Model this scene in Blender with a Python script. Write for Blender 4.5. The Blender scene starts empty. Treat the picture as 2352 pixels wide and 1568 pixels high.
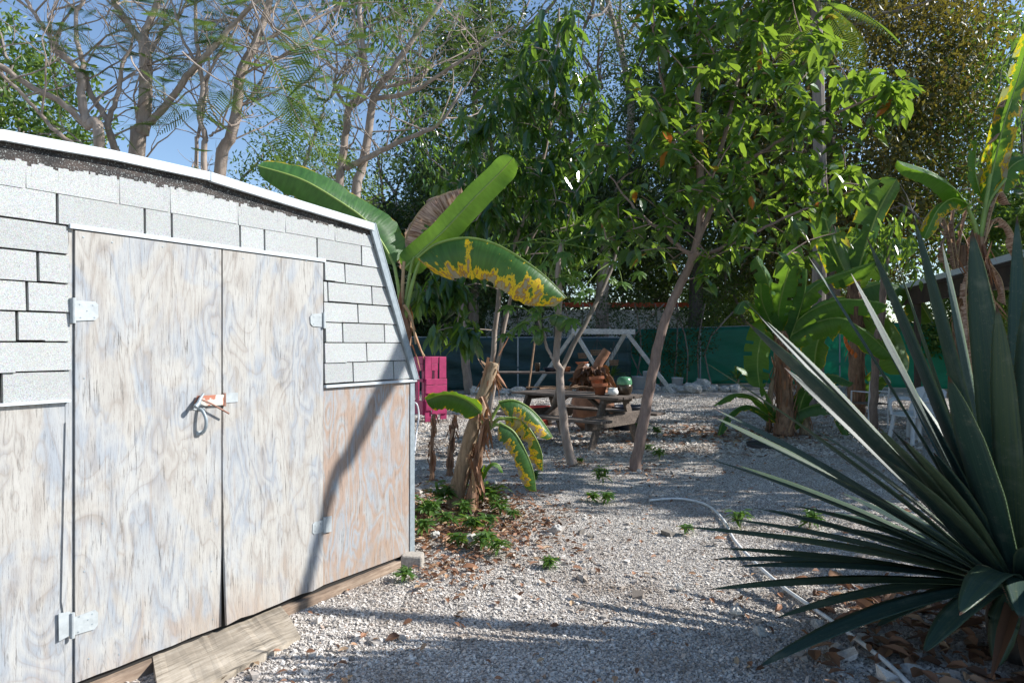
import bpy, math, random
import numpy as np
from mathutils import Vector
# ------------------------------------------------------------------ camera, world, sun
scene = bpy.context.scene
COL = scene.collection
R = math.radians
F, CX, HY, CH = 1568.0, 1176.0, 790.0, 1.53       # focal length / horizon in photo pixels (2352 wide), eye height
cam = bpy.data.cameras.new('camera'); camo = bpy.data.objects.new('camera', cam); COL.objects.link(camo)
camo.location = (0, 0, CH); camo.rotation_euler = (R(90), 0, 0)
cam.sensor_width = 36; cam.lens = 24.0; cam.shift_y = 0.0026; cam.clip_start = 0.05; cam.clip_end = 800
scene.camera = camo
SUN_AZ, SUN_EL = 4.0, 35.0                          # degrees from +X towards +Y, elevation
w = bpy.data.worlds.new('World'); scene.world = w; w.use_nodes = True
nt = w.node_tree; sky = nt.nodes.new('ShaderNodeTexSky'); sky.sky_type = 'NISHITA'; sky.sun_disc = False
sky.sun_elevation = R(SUN_EL); sky.sun_rotation = R(90 - SUN_AZ); sky.air_density = 1.0; sky.dust_density = 0.25; sky.ozone_density = 2.6
nt.links.new(sky.outputs[0], nt.nodes['Background'].inputs[0]); nt.nodes['Background'].inputs[1].default_value = 0.122
sl = bpy.data.lights.new('sun', 'SUN'); sl.energy = 5.0; sl.angle = R(0.5); sl.color = (1, .97, .925)
so = bpy.data.objects.new('sun', sl); COL.objects.link(so)
TS = Vector((math.cos(R(SUN_AZ))*math.cos(R(SUN_EL)), math.sin(R(SUN_AZ))*math.cos(R(SUN_EL)), math.sin(R(SUN_EL))))
so.rotation_euler = TS.to_track_quat('Z', 'Y').to_euler(); so.location = (20, 0, 20)
scene.view_settings.view_transform = 'Standard'; scene.view_settings.look = 'None'
scene.view_settings.exposure = 0.66; scene.view_settings.gamma = 1
scene.render.engine = 'CYCLES'
scene.cycles.max_bounces = 6; scene.cycles.transmission_bounces = 4; scene.cycles.transparent_max_bounces = 6
rng = np.random.default_rng(11); random.seed(11)
# ------------------------------------------------------------------ helpers
def at(px, py, Y): return np.array([(px-CX)/F*Y, Y, CH+(HY-py)/F*Y])
def gp(px, py, z=0.0): return at(px, py, F*(CH-z)/(py-HY))
def nrm(v):
    v = np.asarray(v, float); return v/np.maximum(np.linalg.norm(v, axis=-1, keepdims=True), 1e-9)
class MB:
    def __init__(s): s.v = []; s.f = []; s.a = []; s.n = 0
    def add(s, V, Fc, A=None):
        V = np.asarray(V, float).reshape(-1, 3); Fc = np.asarray(Fc, int)
        s.v.append(V); s.f.append(Fc+s.n); s.n += len(V)
        if A is None: A = np.tile([0, 0, random.random()], (len(V), 1))
        s.a.append(np.asarray(A, float).reshape(-1, 3)); return s
    def box(s, c, size, ax=None, jit=0):
        h = np.array(size)/2.0
        P = np.array([[x, y, z] for z in (-1, 1) for y in (-1, 1) for x in (-1, 1)], float)*h
        if jit: P += rng.normal(0, jit, P.shape)
        if ax is not None: P = P@np.array(ax, float)
        return s.add(P+np.array(c, float), [[0,2,3,1],[4,5,7,6],[0,1,5,4],[2,6,7,3],[0,4,6,2],[1,3,7,5]])
    def beam(s, a, b, wd, th, up=(0,0,1)):
        a = np.array(a, float); b = np.array(b, float); d = nrm(b-a); sd = nrm(np.cross(d, np.array(up, float))); u = np.cross(sd, d)
        return s.box((a+b)/2, (np.linalg.norm(b-a), wd, th), (d, sd, u))
    def prism(s, poly, y0, y1):     # polygon in local x,z extruded along y
        n = len(poly); V = [(x, y0, z) for x, z in poly]+[(x, y1, z) for x, z in poly]
        for i in range(n): j = (i+1) % n; s.add([V[i], V[j], V[n+j], V[n+i]], [[0,1,2,3]])
        for k, y in ((0, y0), (1, y1)):
            c = np.mean(poly, axis=0); base = [(c[0], y, c[1])]+[(x, y, z) for x, z in poly]
            s.add(base, [[0, i+1, (i+1) % n+1] for i in range(n)])
        return s
    def tube(s, P, r, seg=8, cap=True, rough=0, uv=True):
        P = np.asarray(P, float); n = len(P); r = np.broadcast_to(np.asarray(r, float), (n,))
        T = nrm(np.gradient(P, axis=0)); ref = np.array([0, 0, 1.]) if abs(T[0][2]) < .9 else np.array([1., 0, 0])
        a = nrm(np.cross(T[0], ref)); A = [a]
        for i in range(1, n): a = nrm(a-T[i]*np.dot(a, T[i])); A.append(a)
        A = np.array(A); B = np.cross(T, A); th = np.arange(seg)*2*math.pi/seg
        rr = r[:, None]*(1+(rng.normal(0, rough, (n, seg)) if rough else 0))
        V = P[:, None]+(A[:, None]*np.cos(th)[None, :, None]+B[:, None]*np.sin(th)[None, :, None])*rr[..., None]
        V = V.reshape(-1, 3); i = np.arange(n-1)[:, None]*seg; j = np.arange(seg)[None]; k = (j+1) % seg
        Fc = np.stack([i+j, i+k, i+seg+k, i+seg+j], -1).reshape(-1, 4)
        L = np.repeat(np.linspace(0, 1, n), seg); At = np.stack([L, np.tile(j[0]/seg, n), np.full(n*seg, random.random())], -1)
        s.add(V, Fc, At)
        if cap:
            for e, q in ((0, 0), (n-1, 1)):
                s.add(np.vstack([P[e][None], V[e*seg:(e+1)*seg]]), [[0, x+1, (x+1) % seg+1][::(1 if q else -1)] for x in range(seg)])
        return s
    def lathe(s, prof, c=(0,0,0), seg=24):
        P = np.array(prof, float); n = len(P); th = np.arange(seg)*2*math.pi/seg
        V = np.stack([P[:, 0][:, None]*np.cos(th), P[:, 0][:, None]*np.sin(th), np.repeat(P[:, 1][:, None], seg, 1)], -1).reshape(-1, 3)+np.array(c, float)
        i = np.arange(n-1)[:, None]*seg; j = np.arange(seg)[None]; k = (j+1) % seg
        return s.add(V, np.stack([i+j, i+k, i+seg+k, i+seg+j], -1).reshape(-1, 4))
    def build(s, name, mat, parent=None, smooth=False, bevel=0, solid=0, loc=None):
        me = bpy.data.meshes.new(name); V = np.vstack(s.v)
        fl = [f.reshape(-1, f.shape[-1]) for f in s.f]
        loops = np.concatenate([f.ravel() for f in fl]); tot = np.concatenate([np.full(len(f), f.shape[1]) for f in fl])
        if loc is not None: V = V-np.array(loc)
        me.vertices.add(len(V)); me.vertices.foreach_set('co', V.ravel())
        me.loops.add(len(loops)); me.loops.foreach_set('vertex_index', loops)
        me.polygons.add(len(tot)); st = np.concatenate([[0], np.cumsum(tot)[:-1]])
        me.polygons.foreach_set('loop_start', st); me.polygons.foreach_set('loop_total', tot)
        me.update(calc_edges=True)
        at_ = me.attributes.new('lf', 'FLOAT_VECTOR', 'POINT'); at_.data.foreach_set('vector', np.vstack(s.a).ravel())
        me.polygons.foreach_set('use_smooth', np.full(len(tot), bool(smooth)))
        for m in (mat if isinstance(mat, (list, tuple)) else [mat]): me.materials.append(m)
        o = bpy.data.objects.new(name, me); COL.objects.link(o)
        if loc is not None: o.location = loc
        if parent: o.parent = parent
        if solid: md = o.modifiers.new('solid', 'SOLIDIFY'); md.thickness = solid; md.offset = 0
        if bevel: md = o.modifiers.new('bevel', 'BEVEL'); md.width = bevel; md.segments = 2; md.limit_method = 'ANGLE'
        return o
def tag(o, label, cat, group=None, kind=None):
    if label: o['label'] = label
    if cat: o['category'] = cat
    if group: o['group'] = group
    if kind: o['kind'] = kind
    return o
def empty(name, label, cat, loc=(0,0,0), rz=0, group=None):
    o = bpy.data.objects.new(name, None); COL.objects.link(o); o.location = tuple(float(x) for x in loc); o.rotation_euler = (0, 0, rz); o.empty_display_size = .2
    return tag(o, label, cat, group)
def resample(P, n):      # smooth curve through points
    P = np.asarray(P, float); m = len(P); t = np.linspace(0, m-1, n); out = []
    for x in t:
        i = min(int(x), m-2); u = x-i; p0 = P[max(i-1, 0)]; p1 = P[i]; p2 = P[i+1]; p3 = P[min(i+2, m-1)]
        out.append(.5*((2*p1)+(-p0+p2)*u+(2*p0-5*p1+4*p2-p3)*u*u+(-p0+3*p1-3*p2+p3)*u**3))
    return np.array(out)
# ------------------------------------------------------------------ materials
def newmat(name):
    m = bpy.data.materials.new(name); m.use_nodes = True; t = m.node_tree
    return m, t, t.nodes['Principled BSDF']
class NT:
    def __init__(s, t): s.t = t
    def n(s, ty, **k):
        x = s.t.nodes.new('ShaderNode'+ty)
        for a, b in k.items():
            if a.startswith('i_'):
                key = a[2:].replace('_', ' '); key = int(key) if key.isdigit() else key; s.set(x.inputs[key], b)
            else: setattr(x, a, b)
        return x
    def set(s, inp, b):
        if hasattr(b, 'is_output') : s.t.links.new(b, inp)
        elif isinstance(b, tuple) and len(b) == 3 and inp.type == 'RGBA': inp.default_value = (*b, 1)
        else: inp.default_value = b
    def coord(s, scale=(1,1,1), obj=True):
        c = s.n('TexCoord'); mp = s.n('Mapping'); s.t.links.new(c.outputs['Object'], mp.inputs[0]); mp.inputs['Scale'].default_value = scale; return mp.outputs[0]
    def geo(s, scale=(1,1,1)):
        c = s.n('NewGeometry'); mp = s.n('Mapping'); s.t.links.new(c.outputs['Position'], mp.inputs[0]); mp.inputs['Scale'].default_value = scale; return mp.outputs[0]
    def noise(s, vec, sc, det=4, rough=.6, dist=0): return s.n('TexNoise', i_Vector=vec, i_Scale=sc, i_Detail=det, i_Roughness=rough, i_Distortion=dist).outputs['Fac']
    def ramp(s, fac, stops):
        r = s.n('ValToRGB'); s.set(r.inputs[0], fac); e = r.color_ramp.elements
        while len(e) < len(stops): e.new(.5)
        for el, (p, c) in zip(e, stops): el.position = p; el.color = (*c, 1) if isinstance(c, tuple) else (c, c, c, 1)
        return r.outputs[0]
    def mix(s, f, a, b, mode='MIX'):
        m = s.n('MixRGB', blend_type=mode); s.set(m.inputs[0], f); s.set(m.inputs[1], a); s.set(m.inputs[2], b); return m.outputs[0]
    def math(s, op, a, b=0.0, clamp=False):
        m = s.n('Math', operation=op); m.use_clamp = clamp; s.set(m.inputs[0], a); s.set(m.inputs[1], b); return m.outputs[0]
    def bump(s, h, st=.5, d=.01): return s.n('Bump', i_Height=h, i_Strength=st, i_Distance=d).outputs[0]
    def lf(s):
        a = s.n('Attribute', attribute_name='lf'); x = s.n('SeparateXYZ'); s.t.links.new(a.outputs['Vector'], x.inputs[0]); return x.outputs[0], x.outputs[1], x.outputs[2], a.outputs['Vector']
def simple(name, col, rough=.6, metal=0, nscale=0, var=.25, bump=0, col2=None):
    m, t, p = newmat(name); N = NT(t); p.inputs['Roughness'].default_value = rough; p.inputs['Metallic'].default_value = metal
    if nscale:
        v = N.coord(); f = N.noise(v, nscale, 5)
        c2 = col2 or tuple(c*(1-var) for c in col)
        N.set(p.inputs['Base Color'], N.ramp(f, [(.35, c2), (.62, col)]))
        if bump: N.set(p.inputs['Normal'], N.bump(f, bump, .01))
    else: p.inputs['Base Color'].default_value = (*col, 1)
    return m
def leafmat(name, stops, trans=(.25,.4,.04), tf=.35, rough=.4, spec=.5):
    m, t, p = newmat(name); N = NT(t); u, v, r, _ = N.lf()
    c = N.ramp(r, stops); N.set(p.inputs['Base Color'], c); p.inputs['Roughness'].default_value = rough; p.inputs['Specular IOR Level'].default_value = spec
    tr = N.n('BsdfTranslucent'); N.set(tr.inputs[0], N.mix(.72, c, trans)); mx = N.n('MixShader'); mx.inputs[0].default_value = tf
    t.links.new(p.outputs[0], mx.inputs[1]); t.links.new(tr.outputs[0], mx.inputs[2]); t.links.new(mx.outputs[0], t.nodes['Material Output'].inputs[0])
    return m
def bark(name, a, b, sc=14, rings=0):
    m, t, p = newmat(name); N = NT(t); v = N.geo((1, 1, .22)); f = N.noise(v, sc, 6, .7); g = N.noise(v, 3, 3)
    c = N.ramp(N.math('ADD', N.math('MULTIPLY', f, .6), N.math('MULTIPLY', g, .4)), [(.36, a), (.62, b)])
    N.set(p.inputs['Base Color'], c); p.inputs['Roughness'].default_value = .85; N.set(p.inputs['Normal'], N.bump(f, .6, .012)); return m
def blademat(name, g1, g2, tf=.4, dead=False):     # banana leaf: lf=(along, across -1..1, burn)
    m, t, p = newmat(name); N = NT(t); u, v, b, vec = N.lf()
    av = N.math('ABSOLUTE', v); cmb = N.n('CombineXYZ', i_0=N.math('MULTIPLY', u, 55.), i_1=N.math('MULTIPLY', v, 1.2), i_2=0.).outputs[0]
    st = N.noise(cmb, 1.0, 4, .6); base = N.mix(N.ramp(st, [(.35, 0.), (.65, 1.)]), g1, g2)
    cm2 = N.n('CombineXYZ', i_0=N.math('MULTIPLY', u, 9.), i_1=N.math('MULTIPLY', v, 1.1), i_2=N.math('MULTIPLY', b, 7.)).outputs[0]
    nz = N.noise(cm2, 1.3, 5, .65)
    k = N.math('ADD', N.math('ADD', av, N.math('MULTIPLY', N.math('MULTIPLY', N.math('SUBTRACT', nz, .55), 4.2), N.math('MULTIPLY', b, 3.0, True))), N.math('SUBTRACT', b, 1.0))
    y = N.ramp(k, [(.0, 0.), (.06, 1.)]); br = N.ramp(k, [(.27, 0.), (.34, 1.)]); gr = N.ramp(k, [(.36, 0.), (.50, 1.)])
    c = N.mix(y, base, (.80, .50, .01)); c = N.mix(br, c, (.36, .11, .02)); c = N.mix(gr, c, N.mix(st, (.24, .16, .11), (.44, .36, .30)))
    if dead: c = N.mix(N.ramp(st, [(.38, 0.), (.6, 1.)]), (.17, .08, .045), (.60, .42, .32))
    c = N.mix(N.ramp(av, [(.03, 1.), (.06, 0.)]), c, (.35, .45, .10) if not dead else (.5, .36, .2))
    N.set(p.inputs['Base Color'], c); p.inputs['Roughness'].default_value = .42 if not dead else .8
    N.set(p.inputs['Normal'], N.bump(st, .45, .01))
    tr = N.n('BsdfTranslucent'); N.set(tr.inputs[0], N.mix(.35, c, (.5, .8, .03) if not dead else (.6, .35, .15), 'MIX')); mx = N.n('MixShader'); mx.inputs[0].default_value = tf
    t.links.new(p.outputs[0], mx.inputs[1]); t.links.new(tr.outputs[0], mx.inputs[2]); t.links.new(mx.outputs[0], t.nodes['Material Output'].inputs[0]); return m
M = {}
def plymat(name, orange, tan):
    m, t, p = newmat(name); N = NT(t); v = N.coord()
    P1 = N.noise(N.coord((2.6, 2.6, 1.3)), 1.5, 4, .55, .9); P2 = N.noise(N.coord((3.4, 3, 1.5)), 2.0, 5, .6, .5); P3 = N.noise(N.coord((9, 9, 3.2)), 1.2, 4, .6)
    ct = N.math('FRACT', N.math('MULTIPLY', N.noise(N.coord((3.0, 2, .95)), 1.7, 2, .45, .8), 9.0)); ctr = N.ramp(ct, [(.0, 0.), (.5, 1.), (.56, .9), (1., 0.)])
    grain = N.noise(N.coord((110, 10, 11)), 1.0, 5, .85); crack = N.noise(N.coord((85, 10, 5.0)), 1.0, 5, .8)
    c = N.mix(N.ramp(P1, [(.46, 0.), (.54, 1.)]), (.46, .44, .41), (.37, .405, .45))
    c = N.mix(N.math('MULTIPLY', N.ramp(P3, [(.50, 0.), (.62, 1.)]), .55), c, (.56, .55, .52))
    c = N.mix(N.math('MULTIPLY', N.ramp(P2, [(.50, 0.), (.60, 1.)]), tan), c, (.32, .275, .24))
    c = N.mix(N.math('MULTIPLY', ctr, .55), c, (.57, .555, .52)); c = N.mix(N.math('MULTIPLY', N.ramp(ct, [(.80, 0.), (.88, .34), (.99, 0.)]), 1.0), c, (.29, .24, .20))
    sep = N.n('SeparateXYZ', i_0=v).outputs[2]; low = N.ramp(sep, [(.0, 1.), (.70, 0.)])
    honey = N.mix(P3, (.34, .21, .14), (.52, .42, .32))
    if orange:
        k = N.math('ADD', N.math('MULTIPLY', ctr, .30), N.math('ADD', N.math('MULTIPLY', P2, .6), N.math('MULTIPLY', P3, .45))); c = N.mix(.45, c, (.37, .41, .45)); c = N.mix(N.math('MULTIPLY', N.ramp(k, [(.52, 0.), (.80, 1.)]), .72), c, N.mix(grain, (.31, .165, .095), (.52, .35, .235)))
    k = N.math('ADD', N.math('MULTIPLY', low, .34), N.math('ADD', N.math('MULTIPLY', P2, .5), N.math('MULTIPLY', grain, .3)))
    c = N.mix(N.math('MULTIPLY', N.ramp(k, [(.60, 0.), (.76, 1.)]), .5), c, honey)
    c = N.mix(N.math('MULTIPLY', N.ramp(grain, [(.33, 1.), (.50, 0.)]), .5), c, (.20, .175, .155))
    ck = N.math('MULTIPLY', N.ramp(crack, [(.34, 1.), (.43, 0.)]), N.ramp(P3, [(.35, .2), (.62, .85)]))
    c = N.mix(ck, c, (.085, .075, .07)); c = N.mix(1.0, c, (.79, .79, .785), 'MULTIPLY')
    dr = N.noise(N.coord((26, 8, .9)), 1.0, 3, .5); c = N.mix(N.math('MULTIPLY', N.ramp(dr, [(.62, 0.), (.72, .5)]), N.ramp(P1, [(.45, 0.), (.6, 1.)])), c, (.27, .19, .13))
    N.set(p.inputs['Base Color'], c); p.inputs['Roughness'].default_value = .85
    N.set(p.inputs['Normal'], N.bump(N.math('SUBTRACT', N.math('MULTIPLY', grain, .4), ck), .6, .004)); return m
M['ply'] = plymat('weathered_plywood', False, .45); M['ply_orange'] = plymat('worn_plywood', True, .5)
def shingle():
    m, t, p = newmat('shingle_granules'); N = NT(t); v = N.coord(); n1 = N.noise(v, 320, 3, .7); n2 = N.noise(v, 4, 4); vo = N.n('TexVoronoi', i_Vector=v, i_Scale=260.).outputs['Color']
    c = N.ramp(n1, [(.30, (.14, .16, .155)), (.43, (.34, .37, .36)), (.60, (.44, .475, .46))])
    c = N.mix(.22, c, vo, 'OVERLAY'); c = N.mix(.0, c, vo)
    c = N.mix(N.ramp(n2, [(.4, 0.), (.7, .28)]), c, (.40, .385, .33)); rr_ = N.lf()[2]; c = N.mix(1.0, c, N.ramp(rr_, [(0., .86), (1., 1.)]), 'MULTIPLY'); hs = N.n('HueSaturation', i_Saturation=.45, i_Color=c).outputs[0]
    N.set(p.inputs['Base Color'], hs); p.inputs['Roughness'].default_value = .9; N.set(p.inputs['Normal'], N.bump(n1, .7, .003)); return m
M['shingle'] = shingle()
def tar():
    m, t, p = newmat('tar_strip'); N = NT(t); v = N.coord(); n1 = N.noise(v, 190, 2, .6); n2 = N.noise(N.coord((1, 1, 3)), 7, 3)
    c = N.mix(N.ramp(n1, [(.60, 0.), (.68, .8)]), N.ramp(n2, [(.4, (.014, .013, .013)), (.65, (.06, .045, .038))]), (.40, .43, .42)); N.set(p.inputs['Base Color'], c); p.inputs['Roughness'].default_value = .8
    N.set(p.inputs['Normal'], N.bump(n1, .5, .004)); return m
M['tar'] = tar()
M['whitemetal'] = simple('painted_metal_trim', (.55, .60, .63), .5, 0, 9, .12)
M['galv'] = simple('galvanised_trim', (.30, .35, .38), .5, .2, 30, .2)
M['hinge'] = simple('painted_hinge', (.42, .455, .465), .45, 0, 25, .18, .2)
M['black'] = simple('dark_gap', (.02, .018, .016), .9)
def rust():
    m, t, p = newmat('rusty_strap'); N = NT(t); f = N.noise(N.coord(), 22, 4, .5); N.set(p.inputs['Base Color'], N.ramp(f, [(.47, (.50, .49, .44)), (.50, (.40, .15, .09))])); p.inputs['Roughness'].default_value = .7; return m
M['rust'] = rust()
M['rustrod'] = simple('rusty_rod', (.33, .17, .12), .6, .2, 40, .4)
def wood(name, a, b, sx=(3, 40, 40), cr=.5, br=.6):
    m, t, p = newmat(name); N = NT(t); f = N.noise(N.coord(sx), 1, 5, .7); g = N.noise(N.coord(), 5, 3)
    c = N.ramp(f, [(.3, tuple(x*cr for x in a)), (.45, a), (.65, b)]); c = N.mix(N.ramp(g, [(.45, 0.), (.65, .6)]), c, tuple(x*br for x in a))
    N.set(p.inputs['Base Color'], c); p.inputs['Roughness'].default_value = .85; N.set(p.inputs['Normal'], N.bump(f, .5, .005)); return m
M['beam'] = wood('old_sill_timber', (.24, .17, .12), (.42, .33, .25))
M['ramp'] = wood('rotting_board', (.33, .28, .215), (.50, .44, .36), (5, 60, 10), .2)
M['greywood'] = wood('grey_table_wood', (.11, .085, .07), (.21, .165, .135))
M['whitewood'] = wood('whitewashed_timber', (.42, .42, .40), (.62, .61, .57))
M['stick'] = simple('dry_stick', (.28, .17, .10), .85, 0, 12, .4)
M['pink'] = simple('magenta_paint', (.42, .032, .13), .55, 0, 9, .25)
M['terra'] = simple('terracotta', (.50, .17, .08), .75, 0, 14, .25)
M['clay'] = simple('aged_clay', (.40, .19, .11), .85, 0, 6, .45, .2)
M['ceramic'] = simple('white_glaze', (.75, .76, .74), .2)
M['greenlid'] = simple('green_glaze', (.09, .24, .13), .25); M['brownpot'] = simple('brown_glaze', (.05, .035, .022), .25)
M['navy'] = simple('navy_plastic', (.012, .018, .035), .4); M['redpot'] = simple('red_plastic', (.42, .05, .03), .45)
M['plastic'] = simple('white_plastic', (.70, .72, .76), .35, 0, 5, .08); M['blackplastic'] = simple('black_plastic', (.03, .03, .034), .5)
M['hose'] = simple('white_hose', (.80, .80, .78), .4, 0, 20, .2)
M['rock'] = simple('coral_rock', (.58, .56, .52), .95, 0, 18, .5, .9)
M['concrete'] = simple('concrete', (.42, .38, .33), .95, 0, 60, .35, .5)
M['wire'] = simple('dark_wire', (.09, .085, .08), .5, .5)
M['bark_tan'] = bark('bark_tan', (.22, .165, .13), (.42, .35, .30)); M['bark_grey'] = bark('bark_grey', (.12, .10, .085), (.26, .22, .19)); M['bark_pink'] = bark('bark_pinkish', (.15, .10, .08), (.33, .235, .19), 30)
M['bark_dark'] = bark('bark_dark', (.05, .04, .033), (.12, .10, .085))
M['fibre'] = bark('banana_stem_fibre', (.10, .06, .033), (.42, .31, .20), 26)
M['fibre_dark'] = bark('dark_stem_fibre', (.07, .032, .018), (.32, .19, .115), 26)
M['petiole'] = simple('green_petiole', (.22, .32, .07), .45, 0, 8, .3); M['petiole_dry'] = simple('dry_petiole', (.42, .28, .15), .7, 0, 8, .4)
M['blade'] = blademat('banana_blade', (.022, .08, .018), (.05, .15, .03), .34); M['blade_dead'] = blademat('dead_banana_blade', (.2,.1,.05), (.5,.3,.2), .3, True)
M['blade_bright'] = blademat('bright_banana_blade', (.04, .13, .022), (.085, .21, .032), .52)
M['blade_yellow'] = leafmat('yellow_blade', [(.0, (.45, .34, .03)), (1., (.55, .5, .05))], (.9, .7, .05), .5)
M['litter'] = leafmat('fallen_leaf', [(.0, (.08, .04, .022)), (.4, (.20, .095, .05)), (.75, (.34, .17, .095)), (1., (.42, .30, .18))], (.5, .2, .05), .12, .65)
M['avo'] = leafmat('broad_leaf', [(.0, (.012, .040, .020)), (.5, (.024, .070, .028)), (.9, (.05, .12, .025)), (1., (.16, .21, .03))], (.36, .60, .05), .34, .22, .8)
M['avo2'] = leafmat('broad_leaf_light', [(.0, (.014, .045, .018)), (.45, (.030, .085, .026)), (.85, (.07, .15, .03)), (.97, (.15, .21, .03)), (1., (.45, .10, .02))], (.44, .66, .05), .37, .25, .75)
M['feather'] = leafmat('feathery_leaf', [(.0, (.04, .09, .03)), (1., (.09, .15, .045))], (.30, .45, .07), .35, .6, .2)
M['fine'] = leafmat('fine_leaf', [(.0, (.010, .028, .012)), (.6, (.026, .055, .018)), (1., (.07, .11, .03))], (.28, .44, .04), .22, .35)
M['fine_l'] = leafmat('fine_leaf_light', [(.0, (.022, .055, .016)), (.6, (.055, .11, .024)), (1., (.13, .19, .035))], (.4, .6, .05), .28, .38)
M['fine_brown'] = leafmat('rusty_leaf', [(.0, (.020, .038, .012)), (.5, (.048, .066, .020)), (.85, (.085, .085, .025)), (1., (.22, .10, .03))], (.45, .36, .04), .26, .45)
M['papaya'] = leafmat('papaya_leaf', [(.0, (.04, .11, .03)), (1., (.10, .2, .04))], (.4, .65, .05), .4, .45)
M['weed'] = leafmat('weed_leaf', [(.0, (.03, .08, .02)), (1., (.09, .17, .04))], (.35, .6, .05), .35, .4)
M['fruit'] = simple('green_fruit', (.09, .17, .05), .4, 0, 20, .3)
def agavemat():
    m, t, p = newmat('agave_leaf'); N = NT(t); u, v, r, _ = N.lf()
    cmb = N.n('CombineXYZ', i_0=N.math('MULTIPLY', u, 2.2), i_1=N.math('MULTIPLY', v, 9.), i_2=N.math('MULTIPLY', r, 30.)).outputs[0]
    st = N.noise(cmb, 1.2, 4); c = N.ramp(N.math('ADD', N.math('MULTIPLY', st, .7), N.math('MULTIPLY', r, .3)), [(.3, (.015, .037, .037)), (.5, (.030, .064, .054)), (.72, (.075, .108, .052))])
    c = N.mix(N.ramp(N.math('ABSOLUTE', v), [(.80, 0.), (.97, .6)]), c, (.12, .17, .08))
    c = N.mix(N.ramp(u, [(.97, 0.), (.985, 1.)]), c, (.06, .025, .015)); sc = N.noise(N.geo(), 9, 4); c = N.mix(N.ramp(sc, [(.55, 0.), (.72, .4)]), c, (.17, .19, .14)); s2 = N.noise(N.geo((1, 1, 1)), 60, 3, .7); c = N.mix(N.ramp(s2, [(.62, 0.), (.70, .45)]), c, (.22, .21, .14))
    N.set(p.inputs['Base Color'], c); p.inputs['Roughness'].default_value = .5; p.inputs['Specular IOR Level'].default_value = .35; N.set(p.inputs['Normal'], N.bump(st, .15, .01))
    tr = N.n('BsdfTranslucent'); N.set(tr.inputs[0], (.12, .26, .05)); mx = N.n('MixShader'); mx.inputs[0].default_value = .12
    t.links.new(p.outputs[0], mx.inputs[1]); t.links.new(tr.outputs[0], mx.inputs[2]); t.links.new(mx.outputs[0], t.nodes['Material Output'].inputs[0]); return m
M['agave'] = agavemat()
def clothmat(name, c, trc, tf):
    m, t, p = newmat(name); N = NT(t); f = N.noise(N.geo((1, 1, 3)), 2.5, 5, .6); cc = N.ramp(f, [(.35, tuple(x*.7 for x in c)), (.65, c)])
    N.set(p.inputs['Base Color'], cc); p.inputs['Roughness'].default_value = .5; N.set(p.inputs['Normal'], N.bump(f, .7, .05))
    tr = N.n('BsdfTranslucent'); N.set(tr.inputs[0], trc); mx = N.n('MixShader'); mx.inputs[0].default_value = tf
    t.links.new(p.outputs[0], mx.inputs[1]); t.links.new(tr.outputs[0], mx.inputs[2]); t.links.new(mx.outputs[0], t.nodes['Material Output'].inputs[0]); return m
M['cloth_d'] = clothmat('shaded_teal_cloth', (.012, .055, .06), (.02, .14, .13), .2); M['cloth_g'] = clothmat('backlit_green_cloth', (.028, .22, .16), (.06, .55, .38), .48)  # one cloth in two colours: left darkened as if shaded, right brightened as if backlit
def gravelmat(name, stone=False):
    m, t, p = newmat(name); N = NT(t); v = N.geo()
    if stone:
        u, vv, r, _ = N.lf(); n = N.noise(v, 90, 3); c = N.ramp(r, [(0., (.17, .15, .125)), (.22, (.45, .41, .37)), (.7, (.66, .615, .56)), (.95, (.80, .765, .71)), (1., (.30, .18, .11))])
        c = N.mix(N.ramp(n, [(.35, .35), (.6, 0.)]), c, (.22, .2, .18)); g1 = N.noise(v, 1.3, 6, .65); c = N.mix(N.ramp(g1, [(.48, 0.), (.62, .75)]), c, (.25, .195, .15)); N.set(p.inputs['Base Color'], c); N.set(p.inputs['Normal'], N.bump(n, .5, .003))
    else:
        vo = N.n('TexVoronoi', i_Vector=v, i_Scale=75., i_Randomness=1.); big = N.noise(v, 1.1, 5, .6); mid = N.noise(v, 7, 4, .6)
        sp = N.n('SeparateColor', i_0=vo.outputs['Color']).outputs[0]
        c = N.ramp(sp, [(0., (.16, .14, .12)), (.3, (.42, .385, .345)), (.75, (.63, .585, .53)), (1., (.78, .735, .67))])
        c = N.mix(N.ramp(vo.outputs['Distance'], [(.35, 0.), (.75, .7)]), c, (.14, .125, .11))
        c = N.mix(N.math('MULTIPLY', N.ramp(big, [(.5, 0.), (.68, .55)]), N.ramp(mid, [(.4, .4), (.6, 1.)])), c, (.22, .16, .12))
        N.set(p.inputs['Base Color'], c); N.set(p.inputs['Normal'], N.bump(N.math('SUBTRACT', 1.0, vo.outputs['Distance']), .9, .012))
    p.inputs['Roughness'].default_value = .92; return m
M['gravel'] = gravelmat('gravel_ground'); M['pebble'] = gravelmat('gravel_stone', True)
# ------------------------------------------------------------------ ground
g = MB(); nx = 60
xs = np.concatenate([-np.geomspace(300, 6, 12), np.linspace(-5, 12, 50), np.geomspace(14, 300, 12)]); ys = np.concatenate([np.linspace(-20, 0, 6), np.linspace(.4, 30, 80), np.geomspace(33, 500, 12)])
XX, YY = np.meshgrid(xs, ys)
def gz(x, y):
    m = np.clip((y-1)/2, 0, 1)*np.clip((24-y)/3, 0, 1)*np.clip((x+1)/1.0, 0, 1)
    return .018*np.sin(x*1.7+y*.6)*np.cos(y*1.3-x*.4)*m-.012*m
V = np.stack([XX, YY, gz(XX, YY)], -1).reshape(-1, 3); W_ = len(xs)
i, j = np.meshgrid(np.arange(len(ys)-1), np.arange(W_-1), indexing='ij'); q = (i*W_+j).ravel()
g.add(V, np.stack([q, q+1, q+W_+1, q+W_], -1)); tag(g.build('ground', M['gravel'], smooth=True), None, None, kind='structure')
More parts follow.
